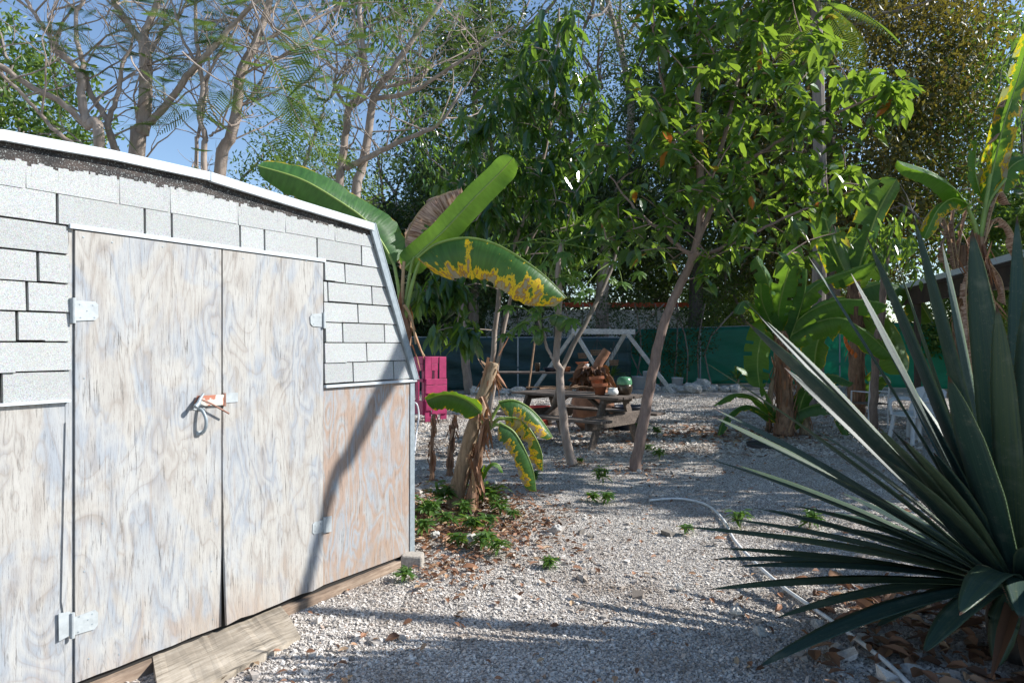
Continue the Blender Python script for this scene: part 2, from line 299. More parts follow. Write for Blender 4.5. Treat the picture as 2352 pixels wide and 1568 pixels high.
def stones(n, X, Y, S, name, mat, label, cat):
    base = np.array([[x, y, z] for z in (-1, 1) for y in (-1, 1) for x in (-1, 1)], float)
    B = base[None]*np.array([1, .8, .6])+rng.normal(0, .22, (n, 8, 3)); B *= S[:, None, None]*.5*rng.uniform(.75, 1.25, (n, 1, 3))
    a = rng.uniform(0, 6.28, n); c, s = np.cos(a)[:, None], np.sin(a)[:, None]; x = B[..., 0]*c-B[..., 1]*s; y = B[..., 0]*s+B[..., 1]*c
    z = B[..., 2]+gz(X, Y)[:, None]+S[:, None]*.18; tl = rng.normal(0, .35, (n, 1)); z = z+x*tl
    Vv = np.stack([x+X[:, None], y+Y[:, None], z], -1).reshape(-1, 3)
    f = np.array([[0,2,3,1],[4,5,7,6],[0,1,5,4],[2,6,7,3],[0,4,6,2],[1,3,7,5]])
    m = MB(); m.add(Vv, (np.arange(n)[:, None, None]*8+f[None]).reshape(-1, 4), np.stack([np.zeros(n*8), np.zeros(n*8), np.repeat(rng.random(n), 8)], -1))
    return tag(m.build(name, mat), label, cat, kind='stuff')
def sample_ground(n, y0, y1, xlo=-.8, xhi=.8):
    Y = np.exp(rng.uniform(math.log(y0), math.log(y1), n)); X = rng.uniform(xlo, xhi, n)*Y
    keep = ~((X < -.2) & ((X+.699)*(-.848)+(Y-4.807)*.53 > -.04) & ((X+.699)*.53+(Y-4.807)*.848 < .05)); return X[keep], Y[keep]
X, Y = sample_ground(230000, 2.3, 9.5); stones(len(X), X, Y, rng.gamma(4, .0016, len(X))+.0018, 'gravel_stones', M['pebble'], 'pale crushed coral gravel covering the whole yard', 'gravel')
X, Y = sample_ground(110000, 9.3, 21, -.35, .6); stones(len(X), X, Y, rng.gamma(5, .0035, len(X))+.006, 'far_gravel', M['pebble'], 'gravel stretching back to the fence past the picnic table', 'gravel')
X, Y = sample_ground(2600, 2.4, 16); k = np.sin(X*2.1+1)*np.cos(Y*1.2)+rng.normal(0, .5, len(X)) > .35; X, Y = X[k], Y[k]
stones(len(X), X, Y, rng.gamma(2.2, .008, len(X))+.010, 'loose_stones', M['pebble'], 'larger loose pale stones strewn over the gravel', 'stones')
def leafcloud(m, C, D, Nn, L, Wd, rnd, prof=((0, .12), (.3, .95), (.65, .85), (1, .02)), droop=.0, fold=.25):
    """vectorised leaves: C base points, D directions, Nn normals (arrays n,3); prof = (station, width)"""
    n = len(C); D = nrm(D); S = nrm(np.cross(D, Nn)); Nn = np.cross(S, D); L = np.broadcast_to(L, (n,))[:, None]; Wd = np.broadcast_to(Wd, (n,))[:, None]
    vs = []
    for s, wv in prof:
        mid = C+D*L*s+np.array([0, 0, -1.])*L*droop*s*s
        vs += [mid-S*Wd*wv*.5+Nn*Wd*wv*.5*fold, mid, mid+S*Wd*wv*.5+Nn*Wd*wv*.5*fold]
    k = len(prof)*3; Vv = np.stack(vs, 1).reshape(-1, 3); f = []
    for a in range(len(prof)-1): b = a*3; f += [[b, b+1, b+4, b+3], [b+1, b+2, b+5, b+4]]
    Fc = (np.arange(n)[:, None, None]*k+np.array(f)[None]).reshape(-1, 4); rnd = np.broadcast_to(rnd, (n,))
    A = np.stack([np.tile(np.repeat([p[0] for p in prof], 3), n), np.tile([-1, 0, 1]*len(prof), n), np.repeat(rnd, k)], -1); m.add(Vv, Fc, A)
def litter(m, X, Y, size, zoff=.015):
    n = len(X); a = rng.uniform(0, 6.28, n); D = np.stack([np.cos(a), np.sin(a), rng.normal(0, .25, n)], -1)
    Nn = np.stack([rng.normal(0, .35, n), rng.normal(0, .35, n), np.ones(n)], -1); L = size*rng.uniform(.6, 1.3, n)
    leafcloud(m, np.stack([X, Y, gz(X, Y)+zoff+rng.uniform(0, .02, n)], -1), D, Nn, L, L*rng.uniform(.35, .6, n), rng.random(n), fold=.5, droop=.15)
lt = MB()
X, Y = sample_ground(900, 2.3, 14); litter(lt, X, Y, .045)
n = 1900; X = rng.normal(-.5, .42, n); Y = rng.normal(6.0, .75, n); k = (X > -.62) | (Y > 5.0); litter(lt, X[k], Y[k], .065)
n = 260; X = rng.normal(0, .45, n); Y = rng.normal(5.6, .45, n); litter(lt, X, Y, .05)
X = rng.uniform(-.75, -.25, 120)-.0; Y = rng.uniform(4.3, 5.0, 120); k = X > -.62+(Y-4.8)*.62; litter(lt, X[k]+.06, Y[k], .045)
n = 300; X = rng.normal(2.0, 1.6, n); Y = rng.normal(9.5, 1.4, n); litter(lt, X, Y, .06)
for (bx, by) in ((1.51, 8.33), (.76, 8.7), (-.42, 9.6), (.55, 13), (-1.9, 13.3), (4.5, 11.2), (.9, 10.2)): n = 90; litter(lt, rng.normal(bx, .2, n), rng.normal(by, .22, n), .05)
tag(lt.build('leaf_litter', M['litter']), 'small dry brown leaves scattered over the gravel', 'leaf litter', kind='stuff')
lt = MB(); n = 700; X = rng.uniform(1.35, 3.2, n); Y = rng.uniform(2.2, 4.2, n); k = X-1.35+rng.normal(0, .22, n) > (Y-2.3)*.25; litter(lt, X[k], Y[k], .11, .025)
n = 500; X = rng.normal(3.4, 1.1, n); Y = rng.normal(11.6, .6, n); litter(lt, X, Y, .1)
tag(lt.build('leaf_litter', M['litter']), 'thick layer of large brown leaves under the agave', 'leaf litter', kind='stuff')
def bigleaf(p, a, L, w, label):
    m = MB(); leafcloud(m, np.array([[p[0], p[1], .035]]), np.array([[math.cos(a), math.sin(a), .12]]), np.array([[.15, -.2, 1.]]), L, w, .25+.6*random.random(), prof=((0, .1), (.15, .6), (.4, 1), (.7, .8), (.9, .4), (1, .02)), fold=.45, droop=.2)
    tag(m.build('fallen_leaf', M['litter'], smooth=True, solid=.002), label, 'leaf')
bigleaf(gp(2010, 1440), 3.0, .22, .1, 'large dull brown leaf on the litter beneath the agave')
bigleaf(gp(1905, 1340), .4, .14, .1, 'broad orange brown leaf between two low agave leaves')
bigleaf(gp(1060, 1315), .3, .12, .06, 'curled orange leaf lying near the concrete block by the shed corner')
bigleaf(gp(975, 1272), 2.0, .1, .06, 'brown leaf standing against the concrete block')
bigleaf(gp(1640, 1247), .1, .10, .05, 'orange leaf beside the white hose, left of the agave')
bigleaf(gp(1860, 1345), 2.4, .10, .06, 'rust coloured leaf just right of the hose')
# ------------------------------------------------------------------ garden shed (local x along front wall, y into shed, z up)
C_ = 3.7; TH = math.atan(979/F); K_ = F*C_/math.cos(TH)
def T(px): return K_*(1/(2155-px)-1/1207.0)
def Z(px, py): return CH+C_*(HY-py)/(2155-px)
def ZH(h): return CH+C_*h
shed = empty('garden_shed', 'weathered plywood garden shed with pale grey shingles and white roof trim', 'shed', (-.699, 4.807, 0), R(90)-TH)
def spart(m, name, mat, par=None, **k): return m.build(name, mat, par or shed, **k)
roof = [(.0, Z(943, 868)), (T(850), Z(850, 516)), (T(650), Z(650, 455)), (T(475), Z(475, 400)), (T(250), Z(250, 350)), (T(100), Z(100, 323)), (T(0), Z(0, 304)), (-2.72, 2.31), (-3.08, Z(943, 868))]
def roofz(t):
    for (a, za), (b, zb) in zip(roof[:-1], roof[1:]):
        if b <= t <= a: return za+(zb-za)*(t-a)/(b-a)
    return 0
def xr(z):   # right slanted limit
    (a, za), (b, zb) = roof[0], roof[1]; return a+(b-a)*np.clip((z-za)/(zb-za), 0, 1)
DL, DM, DR, DT, DB = T(168), T(506.5), T(740), ZH(.1326), ZH(-.391)
# body: backing wall with the gambrel outline, side, back, floor
m = MB(); out = [(-.01, .03), (-.01, roof[0][1]-.01)]+[(t, z-.012) for t, z in roof[1:-1]]+[(-3.07, roof[-1][1]), (-3.07, .03)]
m.prism(out, .012, .03); m.prism(out, 2.42, 2.44); spart(m, 'wall_backing', M['black'])
m = MB(); m.box((-.02, 1.22, .69), (.015, 2.36, 1.18)); m.box((-3.06, 1.22, .69), (.015, 2.36, 1.18)); spart(m, 'side_wall', M['ply'])
m = MB()
for (a, za), (b, zb) in zip(roof[:-1], roof[1:]):
    m.prism([(a, za), (b, zb), (b, zb-.012), (a, za-.012)], -.012, 2.46)
spart(m, 'roof', M['shingle'])
# lower plywood panels
m = MB(); zt = ZH(-.064)
m.prism([(DR+.004, DB), (-.025, DB-.012), (-.022, zt), (DR+.004, zt-.02)], -.004, .012); spart(m, 'plywood_panel', M['ply_orange'])
m = MB(); m.prism([(-3.06, DB), (DL-.035, DB), (DL-.035, zt), (-3.06, zt)], -.004, .012); spart(m, 'plywood_panel', M['ply'])
m = MB(); m.prism([(DL-.032, DB-.02), (DL+.000, DB-.02), (DL-.000, DT), (DL-.03, DT)], -.0005, .012); m.prism([(DL-.05, .45), (DL-.03, .3), (DL-.026, .75), (DL-.034, 1.2)], -.012, -.004); spart(m, 'door_jamb', M['ply'])
# shingles
m = MB(); cr = [.2080, .1685, .1350, .1016, .0682, .0352, .0020, -.0310, -.0655]
J = [[54, 270, 387, 543, 652, 766], [129, 330, 392, 549, 605, 726, 828], [790], [85, 751, 852], [820], [37, 785, 881], [840], [1, 809, 902]]
extra = [[-2.95], [-2.8], [T(0)-.3], [-2.85], [-2.6, T(60)], [-2.75], [-2.66], [-2.85]]
def tab(a, b, z0, z1, y=-.004):
    # one shingle tab, split into thin strips so its upper edge can follow the roof and fray
    n = max(2, int((b-a)/.02)) if z1 > 2.15 else 2; rn = random.random(); dz = rng.normal(0, .0018); e = np.linspace(a, b, n+1)
    for p, q in zip(e[:-1], e[1:]):
        r0, r1 = (p, q)
        tp = z1 if z1 <= 2.15 else roofz((p+q)/2)-.073-.034*np.clip((-(p+q)/2-.3)/1.2, 0, 1)+rng.normal(0, .006)
        q0, q1 = min(q, xr(z0)-.012), min(q, xr(tp)-.012)
        if q0 <= p+.004: continue
        q1 = max(q1, p+.001) if q == b else q1
        l0, l1, k0, k1 = (p, z0), (p, tp), (q0, z0), (q1, tp)
        z0 = z0+dz*(1 if p == a else -1) if z1 <= 2.15 else z0; V = [(l0[0], y-.007, z0), (k0[0], y-.007-(abs(dz) if z1 <= 2.15 else 0), z0), (k1[0], y-.001, tp), (l1[0], y-.001, tp), (l0[0], .012, z0), (k0[0], .012, z0), (k1[0], .012, tp), (l1[0], .012, tp)]
        m.add(V, [[0,1,2,3],[0,4,5,1],[3,2,6,7],[0,3,7,4],[1,5,6,2]], np.tile([0, 0, rn], (8, 1)))
for ci in range(8):
    zt_, zb_ = ZH(cr[ci]), ZH(cr[ci+1]); jt = sorted([T(x) for x in J[ci]]+extra[ci]); jt = [-3.04]+[x for x in jt if x > -3.03]+[.0]
    for a, b in zip(jt[:-1], jt[1:]):
        for (lo, hi) in (((-3.04, DL-.012), (DR+.006, .1)) if ci >= 2 else ((-3.04, .1),)):
            a2, b2 = max(a+.006, lo+(.02*random.random() if b > lo else 0)), min(b-.006, hi-.012*random.random())
            if b2-a2 > .015: tab(a2, b2, zb_+.006+rng.normal(0, .0012), (zt_-.001 if ci else 2.3))
spart(m, 'wall_shingles', M['shingle'])
m = MB(); e = np.linspace(-3.0, T(855), 60)
for p, q in zip(e[:-1], e[1:]): m.prism([(p, roofz(p)-.20), (q, roofz(q)-.20), (q, roofz(q)-.03), (p, roofz(p)-.03)], -.0035, .011)
spart(m, 'tar_strip', M['tar'])
# trims
m = MB()
for (a, b) in ((1, 3), (3, 7)):
    for i in range(a, b):
        (p, zp), (q, zq) = roof[i], roof[i+1]; up = .004 if a == 1 else .0
        m.prism([(p, zp+.006), (q, zq+.006), (q, zq-.036-up), (p, zp-.036-up)], -.034-up, -.012-.0)
spart(m, 'roof_trim', M['whitemetal'], bevel=.002)
m = MB(); (p, zp), (q, zq) = roof[0], roof[1]; m.prism([(p+.025, zp-.01), (q+.012, zq+.01), (q-.028, zq-.02), (p-.022, zp-.01)], -.032, -.013); m.prism([(p+.032, zp-.01), (q+.02, zq+.01), (q+.012, zq+.012), (p+.024, zp-.01)], -.034, .06); spart(m, 'slanted_trim', M['galv'], bevel=.002)
m = MB(); m.prism([(-.042, DB-.03), (.004, DB-.03), (.004, ZH(-.066)), (-.038, ZH(-.066))], -.012, -.006); m.prism([(.004, DB-.03), (.007, DB-.03), (.007, ZH(-.066)), (.004, ZH(-.066))], -.012, .05); spart(m, 'corner_trim', M['galv'])
m = MB(); m.prism([(DR+.01, Z(745, 890)), (.015, Z(945, 876)), (.015, Z(945, 871)), (DR+.01, Z(745, 884))], -.026, -.002); spart(m, 'drip_edge', M['whitemetal']); m = MB(); m.prism([(-3.06, Z(0, 932)-.0), (DL-.02, Z(155, 922)), (DL-.02, Z(155, 916)), (-3.06, Z(0, 925))], -.026, -.002); spart(m, 'drip_edge', M['whitemetal'])
m = MB(); m.prism([(DL-.02, DT+.001), (DR+.012, DT+.001), (DR+.012, DT+.02), (DL-.02, DT+.02)], -.020, -.0); spart(m, 'door_header', M['whitemetal'])
m = MB(); nn = 40; e = np.linspace(-3.06, .0, nn)
V = [(x, y, z) for x in e for (y, z) in ((-.028, 0.050), (-.034, -.05), (.05, -.05), (.05, .050))]; V = np.array(V)+rng.normal(0, .0015, (nn*4, 3))
for k in range(nn-1): b = k*4; m.add(V[b:b+8], [[0,1,5,4],[1,2,6,5],[2,3,7,6],[3,0,4,7]])
m.add(V[-4:], [[0,1,2,3]]); spart(m, 'sill_timber', M['beam'])
# doors: subdivided slabs, slightly warped at the meeting edge
def door(a, b, zb_l, zb_r, warp, mat):
    o = MB(); nx_, nz_ = 8, 24; P = {}
    for s_ in (0, 1):
        G = []
        for k in range(nz_+1):
            for i_ in range(nx_+1):
                u = i_/nx_; v_ = k/nz_; x = a+(b-a)*u; z0 = zb_l+(zb_r-zb_l)*u+(rng.normal(0, .003) if k == 0 else 0); z = z0+(DT-.004-z0)*v_
                y = (-.012 if s_ == 0 else .004)-warp(u, v_); G.append((x, y, z))
        P[s_] = np.array(G)
    W2 = nx_+1; q = np.array([k*W2+i_ for k in range(nz_) for i_ in range(nx_)]); f = np.stack([q, q+1, q+W2+1, q+W2], -1)
    o.add(np.vstack([P[0], P[1]]), np.vstack([f, f[:, ::-1]+len(P[0])])); N0 = len(P[0]); E = []
    for k in range(nz_): E += [[k*W2, (k+1)*W2, (k+1)*W2+N0, k*W2+N0], [k*W2+nx_, k*W2+nx_+N0, (k+1)*W2+nx_+N0, (k+1)*W2+nx_]]
    for i_ in range(nx_): E += [[i_, i_+N0, i_+1+N0, i_+1], [nz_*W2+i_, nz_*W2+i_+1, nz_*W2+i_+1+N0, nz_*W2+i_+N0]]
    o.f.append(np.array(E)+0); return spart(o, 'door', mat)
d1 = door(DL+.003, DM-.004, Z(170, 1566), Z(505, 1436), lambda u, v: .0, M['ply'])
d2 = door(DM+.005, DR-.004, Z(512, 1428), Z(740, 1342), lambda u, v: .034*(1-u)*max(0, 1-v/.42)**1.5, M['ply'])
def screws(par, pts, y=-.0125, r=.004):
    for x, z in pts:
        m = MB(); th = np.arange(8)*math.pi/4; m.add([(x, y-.002, z)]+[(x+r*math.cos(t), y-.0012, z+r*math.sin(t)) for t in th], [[0, k+1, (k+1) % 8+1] for k in range(8)]); m.build('screw', M['galv'], par)
screws(d1, [(T(x), Z(x, y)) for x, y in ((188, 545), (254, 557), (370, 567), (480, 584), (190, 868), (232, 1200), (190, 1310), (482, 1310), (485, 1420), (200, 1510), (270, 1500), (480, 1195), (486, 765))])
screws(d2, [(T(x), Z(x, y)) for x, y in ((555, 594), (700, 600), (640, 1230), (520, 1150), (640, 1470*0+1160), (730, 900), (560, 1410), (700, 1350))])
def plate(m, px, py, y0=-.022, y1=-.0125): m.prism([(T(a), Z(a, b)) for a, b in zip(px, py)], y0, y1)
def hinge(door_, leaf, other, barrel, hs):
    o = MB(); plate(o, *leaf, -.0175, -.0125); o.prism([(T(a), Z(a, b)) for a, b in zip(*other)], -.017, -.0125) if False else None; h = spart(o, 'hinge', M['hinge'], door_, bevel=.001)
    h2 = MB(); h2.prism([(T(a), Z(a, b)) for a, b in zip(*other)], -.017, -.0125); spart(h2, 'hinge_plate', M['hinge'], h)
    (x, ya, yb) = barrel; b = MB(); b.tube([(T(x), -.021, Z(x, ya)), (T(x), -.021, Z(x, yb))], .0085, 10); 
    spart(b, 'hinge_barrel', M['hinge'], h, smooth=False)
    screws(door_, [(T(a), Z(a, b_)) for a, b_ in hs], -.0175, .0035)
hinge(d1, ((168, 214, 221, 221, 214, 168), (690, 693, 700, 728, 735, 737)), ((157, 161, 161, 157), (684, 684, 742, 742)), (163.5, 684, 742), ((178, 699), (208, 701), (195, 714), (180, 729), (212, 729)))
hinge(d1, ((166, 214, 221, 220, 212, 166), (1415, 1398, 1404, 1432, 1442, 1456)), ((130, 157, 157, 131), (1406, 1402, 1456, 1470)), (161, 1404, 1462), ((177, 1413), (207, 1407), (197, 1420), (175, 1448), (207, 1430)))
hinge(d2, ((712, 735, 735, 714, 709, 708), (721, 720, 751, 749, 743, 727)), ((740, 744, 744, 740), (716, 716, 754, 754)), (738, 718, 753), ((716, 728), (730, 728), (716, 744)))
hinge(d2, ((719, 738, 738, 717, 713, 714), (1197, 1193, 1219, 1226, 1221, 1202)), ((742, 758, 757, 742), (1186, 1183, 1219, 1222)), (739.5, 1186, 1222), ((719, 1206), (731, 1201), (719, 1218)))
o = MB(); hx, pts = T(457), [(T(452), Z(452, 937)), (T(458), Z(458, 960)), (T(460), Z(460, 985)), (T(458), Z(458, 996))]
P = resample([(T(451), -.016, Z(451, 938)), (T(454), -.035, Z(454, 941)), (T(457), -.052, Z(457, 955)), (T(458), -.056, Z(458, 970)), (T(457.5), -.046, Z(458, 985)), (T(457), -.018, Z(457, 995))], 16)
o.tube(P, [.006]+[.0085]*14+[.006], 10); hd = spart(o, 'door_handle', M['galv'], d1, smooth=True)
o = MB(); plate(o, (440, 466, 466, 440), (932, 936, 944, 940), -.0165, -.0125); spart(o, 'handle_plate', M['hinge'], hd); o = MB(); plate(o, (446, 464, 464, 447), (990, 986, 996, 999), -.0165, -.0125); spart(o, 'handle_plate', M['hinge'], hd)
o = MB(); plate(o, (510, 542, 542, 511), (903, 901, 922, 925), -.0165, -.0125); hs = spart(o, 'hasp', M['hinge'], shed, bevel=.001)
o = MB(); plate(o, (446, 508, 508, 438), (908, 905, 929, 932), -.028, -.023); spart(o, 'hasp_strap', M['rust'], hs, bevel=.001)
o = MB(); o.tube([(T(509), -.022, Z(509, 902)), (T(509), -.022, Z(509, 932))], .009, 10); spart(o, 'hinge_barrel', M['rustrod'], hs)
o = MB(); o.tube([(T(442), -.03, Z(442, 918)), (T(442), -.03, Z(442, 932))], .008, 8); spart(o, 'staple', M['rustrod'], hs)
pin = empty('locking_pin', 'bent metal pin with flattened tube end pushed through the rusty hasp', 'pin', (-.699, 4.807, 0), R(90)-TH)
o = MB(); o.tube([(T(455), -.045, Z(455, 903)), (T(446), -.05, Z(446, 914)), (T(440), -.056, Z(440, 925)), (T(432), -.06, Z(432, 933))], [.006, .008, .011, .013], 10); o.build('pin_head', M['galv'], pin, smooth=True)
o = MB(); o.tube([(T(444), -.048, Z(444, 914)), (T(470), -.05, Z(470, 925)), (T(512), -.05, Z(512, 948))], .0045, 8); o.build('pin_rod', M['rustrod'], pin, smooth=True)
# rotting board, concrete block
def flat(px): return gp(px[0], px[1])
o = MB(); A, B, Cc, D = gp(350, 1530), gp(640, 1405), gp(690, 1470), gp(370, 1650)
n = 26; rows = []
for k in range(n+1):
    u = k/n; a = A+(B-A)*u; b = D+(Cc-D)*u; jit = rng.normal(0, .008)
    for v_, z in ((-0.0, .0), (0, .055), (.5, .052), (1+jit, .045-.02*u), (1+jit, .0)): p = a+(b-a)*v_; rows.append((p[0], p[1], z+rng.normal(0, .0015)))
rows = np.array(rows); f = [[k*5+j_, k*5+j_+1, k*5+j_+6, k*5+j_+5] for k in range(n) for j_ in range(4)]; o.add(rows, f); o.add(rows[:5], [[0,1,2,3],[0,3,4,4][:4]] if False else [[0,1,2,3]]); o.add(rows[-5:], [[0,1,2,3]])
an = math.atan2((B-A)[1], (B-A)[0]); Rm = np.array([[math.cos(an), math.sin(an), 0], [-math.sin(an), math.cos(an), 0], [0, 0, 1]]); o.v = [(v_-A)@Rm.T for v_ in o.v]; wb = o.build('wooden_board', M['ramp']); wb.location = tuple(A); wb.rotation_euler = (0, 0, an)
tag(wb, 'rotting pale board lying on the gravel under the shed doors', 'board')
o = MB(); p = gp(943, 1300); o.box((p[0]+.01, p[1]+.02, .03), (.15, .13, .11), jit=.008); tag(o.build('concrete_block', M['concrete'], bevel=.012), 'worn concrete lump under the right corner of the shed', 'concrete block')
# ------------------------------------------------------------------ hose
P = [gp(x, y)+[0, 0, (.022 if x < 1700 else .038)+gz(*gp(x, y)[:2])] for x, y in ((1492, 1151), (1530, 1147), (1575, 1148), (1625, 1163), (1662, 1198), (1688, 1243), (1740, 1303), (1800, 1357), (1850, 1395), (1930, 1455), (2040, 1545), (2130, 1640))]
o = MB(); o.tube(resample(P, 90), .0115, 10); hose = tag(o.build('garden_hose', M['hose'], smooth=True), 'white hose curving over the gravel and under the agave leaves', 'hose')
# ------------------------------------------------------------------ fences and what stands beyond
def fence(pts, ztop, label, cloth, rows):
    root = empty('screen_fence', label, 'fence', (pts[0][0], pts[0][1], 0)); P = np.array(pts, float); n = 90; u = np.linspace(0, len(P)-1, n)
    xy = np.stack([np.interp(u, range(len(P)), P[:, 0]), np.interp(u, range(len(P)), P[:, 1])], -1); zt = np.interp(u, range(len(P)), ztop)
    m = MB(); V = []; R_ = 14
    for k in range(R_+1):
        z = .04+(zt-.04)*k/R_; w_ = (.05*np.sin(u*9+k*.9)+.03*np.sin(u*31+k*1.7))*math.sin(math.pi*k/R_)+rng.normal(0, .012, n); V.append(np.stack([xy[:, 0], xy[:, 1]+w_, z], -1))
    V = np.vstack(V); q = np.array([k*n+i_ for k in range(R_) for i_ in range(n-1)]); m.add(V, np.stack([q, q+1, q+n+1, q+n], -1))
    m.build('screen_cloth', cloth, root, smooth=True, loc=None, solid=.004).location = (-pts[0][0], -pts[0][1], 0)
    o = MB(); o.tube(np.stack([xy[:, 0], xy[:, 1]+.05, zt+.01], -1), .022, 6); o.build('top_rail', M['galv'], root).location = (-pts[0][0], -pts[0][1], 0)
    for f in rows:
        x = np.interp(f, range(len(P)), P[:, 0]); y = np.interp(f, range(len(P)), P[:, 1]); h = np.interp(f, range(len(P)), ztop)
        o = MB(); o.tube([(x, y-.03 if rows.index(f) % 2 else y+.07, 0), (x, y-.03 if rows.index(f) % 2 else y+.07, h+.04)], .028, 8); o.build('fence_post', M['galv'], root).location = (-pts[0][0], -pts[0][1], 0)
fence([(-8, 21), (-3.0, 22), (4.1, 23.5)], [1.75, 1.74, 1.74], 'dark teal screen cloth fence across the back, left of the white frame', M['cloth_d'], [0, .5, 1.05, 1.45, 1.9])
fence([(4.2, 25.6), (9.5, 26), (14, 23), (26, 17)], [2.06, 2.22, 2.25, 2.2], 'bright green screen cloth fence at the back right', M['cloth_g'], [0, .55, 1, 1.5, 2, 2.6])
# buildings seen in glimpses
b = empty('white_building', 'long white building with an orange roof edge behind the trees', 'building', (3.5, 31.5, 0))
o = MB(); o.box((0, 1.5, 1.55), (9.5, 3, 3.1)); o.build('wall', simple('white_wall', (.75, .75, .75), .8, 0, 2, .1), b)
o = MB(); o.box((1.6, -.15, 3.33), (6.4, .3, .2)); o.build('roof_edge', simple('orange_band', (.65, .10, .04), .6), b)
o = MB()
for k in range(3): o.box((-3+k*3, -.03, 1.5), (.9, .08, .9))
o.build('window', M['navy'], b)
b = empty('beige_building', 'tall beige building hidden behind the trees left of centre', 'building', (-8.5, 36, 0))
o = MB(); o.box((3, 3, 4.3), (9.5, 6, 8.6)); o.build('wall', simple('beige_wall', (.50, .42, .35), .85, 0, 2, .15), b)
o = MB(); o.box((3, 2.8, 8.75), (10.1, 6.8, .3)); o.build('roof', simple('pale_cornice', (.6, .56, .52), .8), b)
o = MB()
for k in range(3): o.box((.2+k*2.8, -.04, 3.0), (1, .1, 1.3)); o.box((.2+k*2.8, -.04, 6), (1, .1, 1.3))
o.build('window', M['navy'], b)
# carport at right
c = empty('carport', 'low dark roofed carport with pale roof edge behind the agave', 'carport', (7.9, 13.8, 0))
A = np.array([0, 0]); B = np.array([-1.65, -6.2]); d = nrm(B-A); nn_ = np.array([-d[1], d[0]]);  nn_ = nn_ if nn_[0] > 0 else -nn_
ax = (np.array([d[0], d[1], 0]), np.array([nn_[0], nn_[1], 0]), np.array([0, 0, 1.])); mid = (A+B)/2
o = MB(); o.box((*(mid+nn_*1.9), 2.62), (6.6, 3.8, .06), ax); o.build('roof', simple('dark_soffit', (.05, .04, .035), .8), c)
o = MB(); o.box((*(mid-nn_*.03), 2.68), (6.7, .05, .09), ax); o.build('fascia', M['whitemetal'], c)
o = MB(); o.box((*(mid+nn_*.05), 2.46), (6.6, .08, .3), ax); o.build('beam', simple('dark_brown_beam', (.055, .032, .022), .8, 0, 6, .4), c)
for s_ in (0.08, .97):
    o = MB(); q = A+(B-A)*s_+nn_*.12; o.box((*q, 1.3), (.1, .1, 2.6), ax); o.build('post', M['bark_dark'], c)
o = MB(); o.box((*(mid+nn_*3.7), 1.3), (6.4, .1, 2.6), ax); o.build('back_wall', simple('carport_wall', (.10, .09, .08), .9), c)
# ------------------------------------------------------------------ pink pallet stand
pk = empty('pallet_stand', 'magenta stand of upright painted pallets beside the shed corner', 'pallet stand', (-1.62, 13.6, 0), R(33))
def pkb(x0, y0, x1, y1, name, dy=0, side=False):
    f = lambda x: (x-258)/237*.46-.23; zf = lambda y: (1270-y)/810*1.28; o = MB()
    if side: g_ = lambda x: (258-x)/148*.41; o.box((-.235+dy, (g_(x0)+g_(x1))/2-.2, (zf(y0)+zf(y1))/2), (.028, abs(g_(x0)-g_(x1)), zf(y0)-zf(y1)))
    else: o.box(((f(x0)+f(x1))/2, -.215+dy, (zf(y0)+zf(y1))/2), (f(x1)-f(x0), .028, zf(y0)-zf(y1)))
    o.build(name, M['pink'], pk, bevel=.004)
for a_ in ((258, 460, 325, 1270, 'upright', .0), (265+62, 462, 405, 542, 'slat', .004), (290+37, 546, 400, 628, 'slat', .0), (417, 460, 495, 728, 'upright', .0), (327, 632, 337, 728, 'slat', .003), (262, 732, 495, 804, 'slat', -.03), (260, 810, 495, 910, 'slat', -.03), (327, 1000, 495, 1170, 'slat', -.028), (430, 1172, 500, 1240, 'upright', 0), (262, 1005, 326, 1120, 'slat', -.03), (470, 912, 495, 998, 'upright', 0)): pkb(*a_)
for a_ in ((110, 460, 254, 542, 'slat', -.02), (110, 547, 254, 630, 'slat', -.02), (112, 460, 160, 1180, 'upright', .01), (218, 632, 256, 1180, 'upright', .01), (110, 1002, 256, 1176, 'slat', -.02), (110, 732, 256, 770, 'slat', -.02)): pkb(*a_, side=True)
o = MB(); o.box((0, -.01, 1.272), (.47, .42, .018)); o.build('top_board', M['pink'], pk, bevel=.003)
o = MB(); o.box((.19, .17, .6), (.07, .06, 1.2)); o.build('upright', M['pink'], pk, bevel=.004)
o = MB(); P = resample([gp(952, 1045)+[0, 0, 0], at(956, 1000, 10.2), at(962, 955, 10.4), at(957, 927, 10.4), at(945, 925, 10.4)], 14); o.tube(P, .012, 8)
tag(o.build('metal_hoop', M['plastic'], smooth=True), 'thin white metal hoop standing beside the shed corner post', 'hoop')
# ------------------------------------------------------------------ picnic table
dv = nrm(np.array([-.75, .66, 0])); wv = np.array([-dv[1], dv[0], 0]); wv = wv if wv[0] > 0 else -wv
pc = np.array([1.51, 9.72, 0])+dv*1.0+wv*.42
pt = empty('picnic_table', 'weathered grey wooden picnic table with attached benches on the gravel', 'picnic table', pc, math.atan2(dv[1], dv[0]))
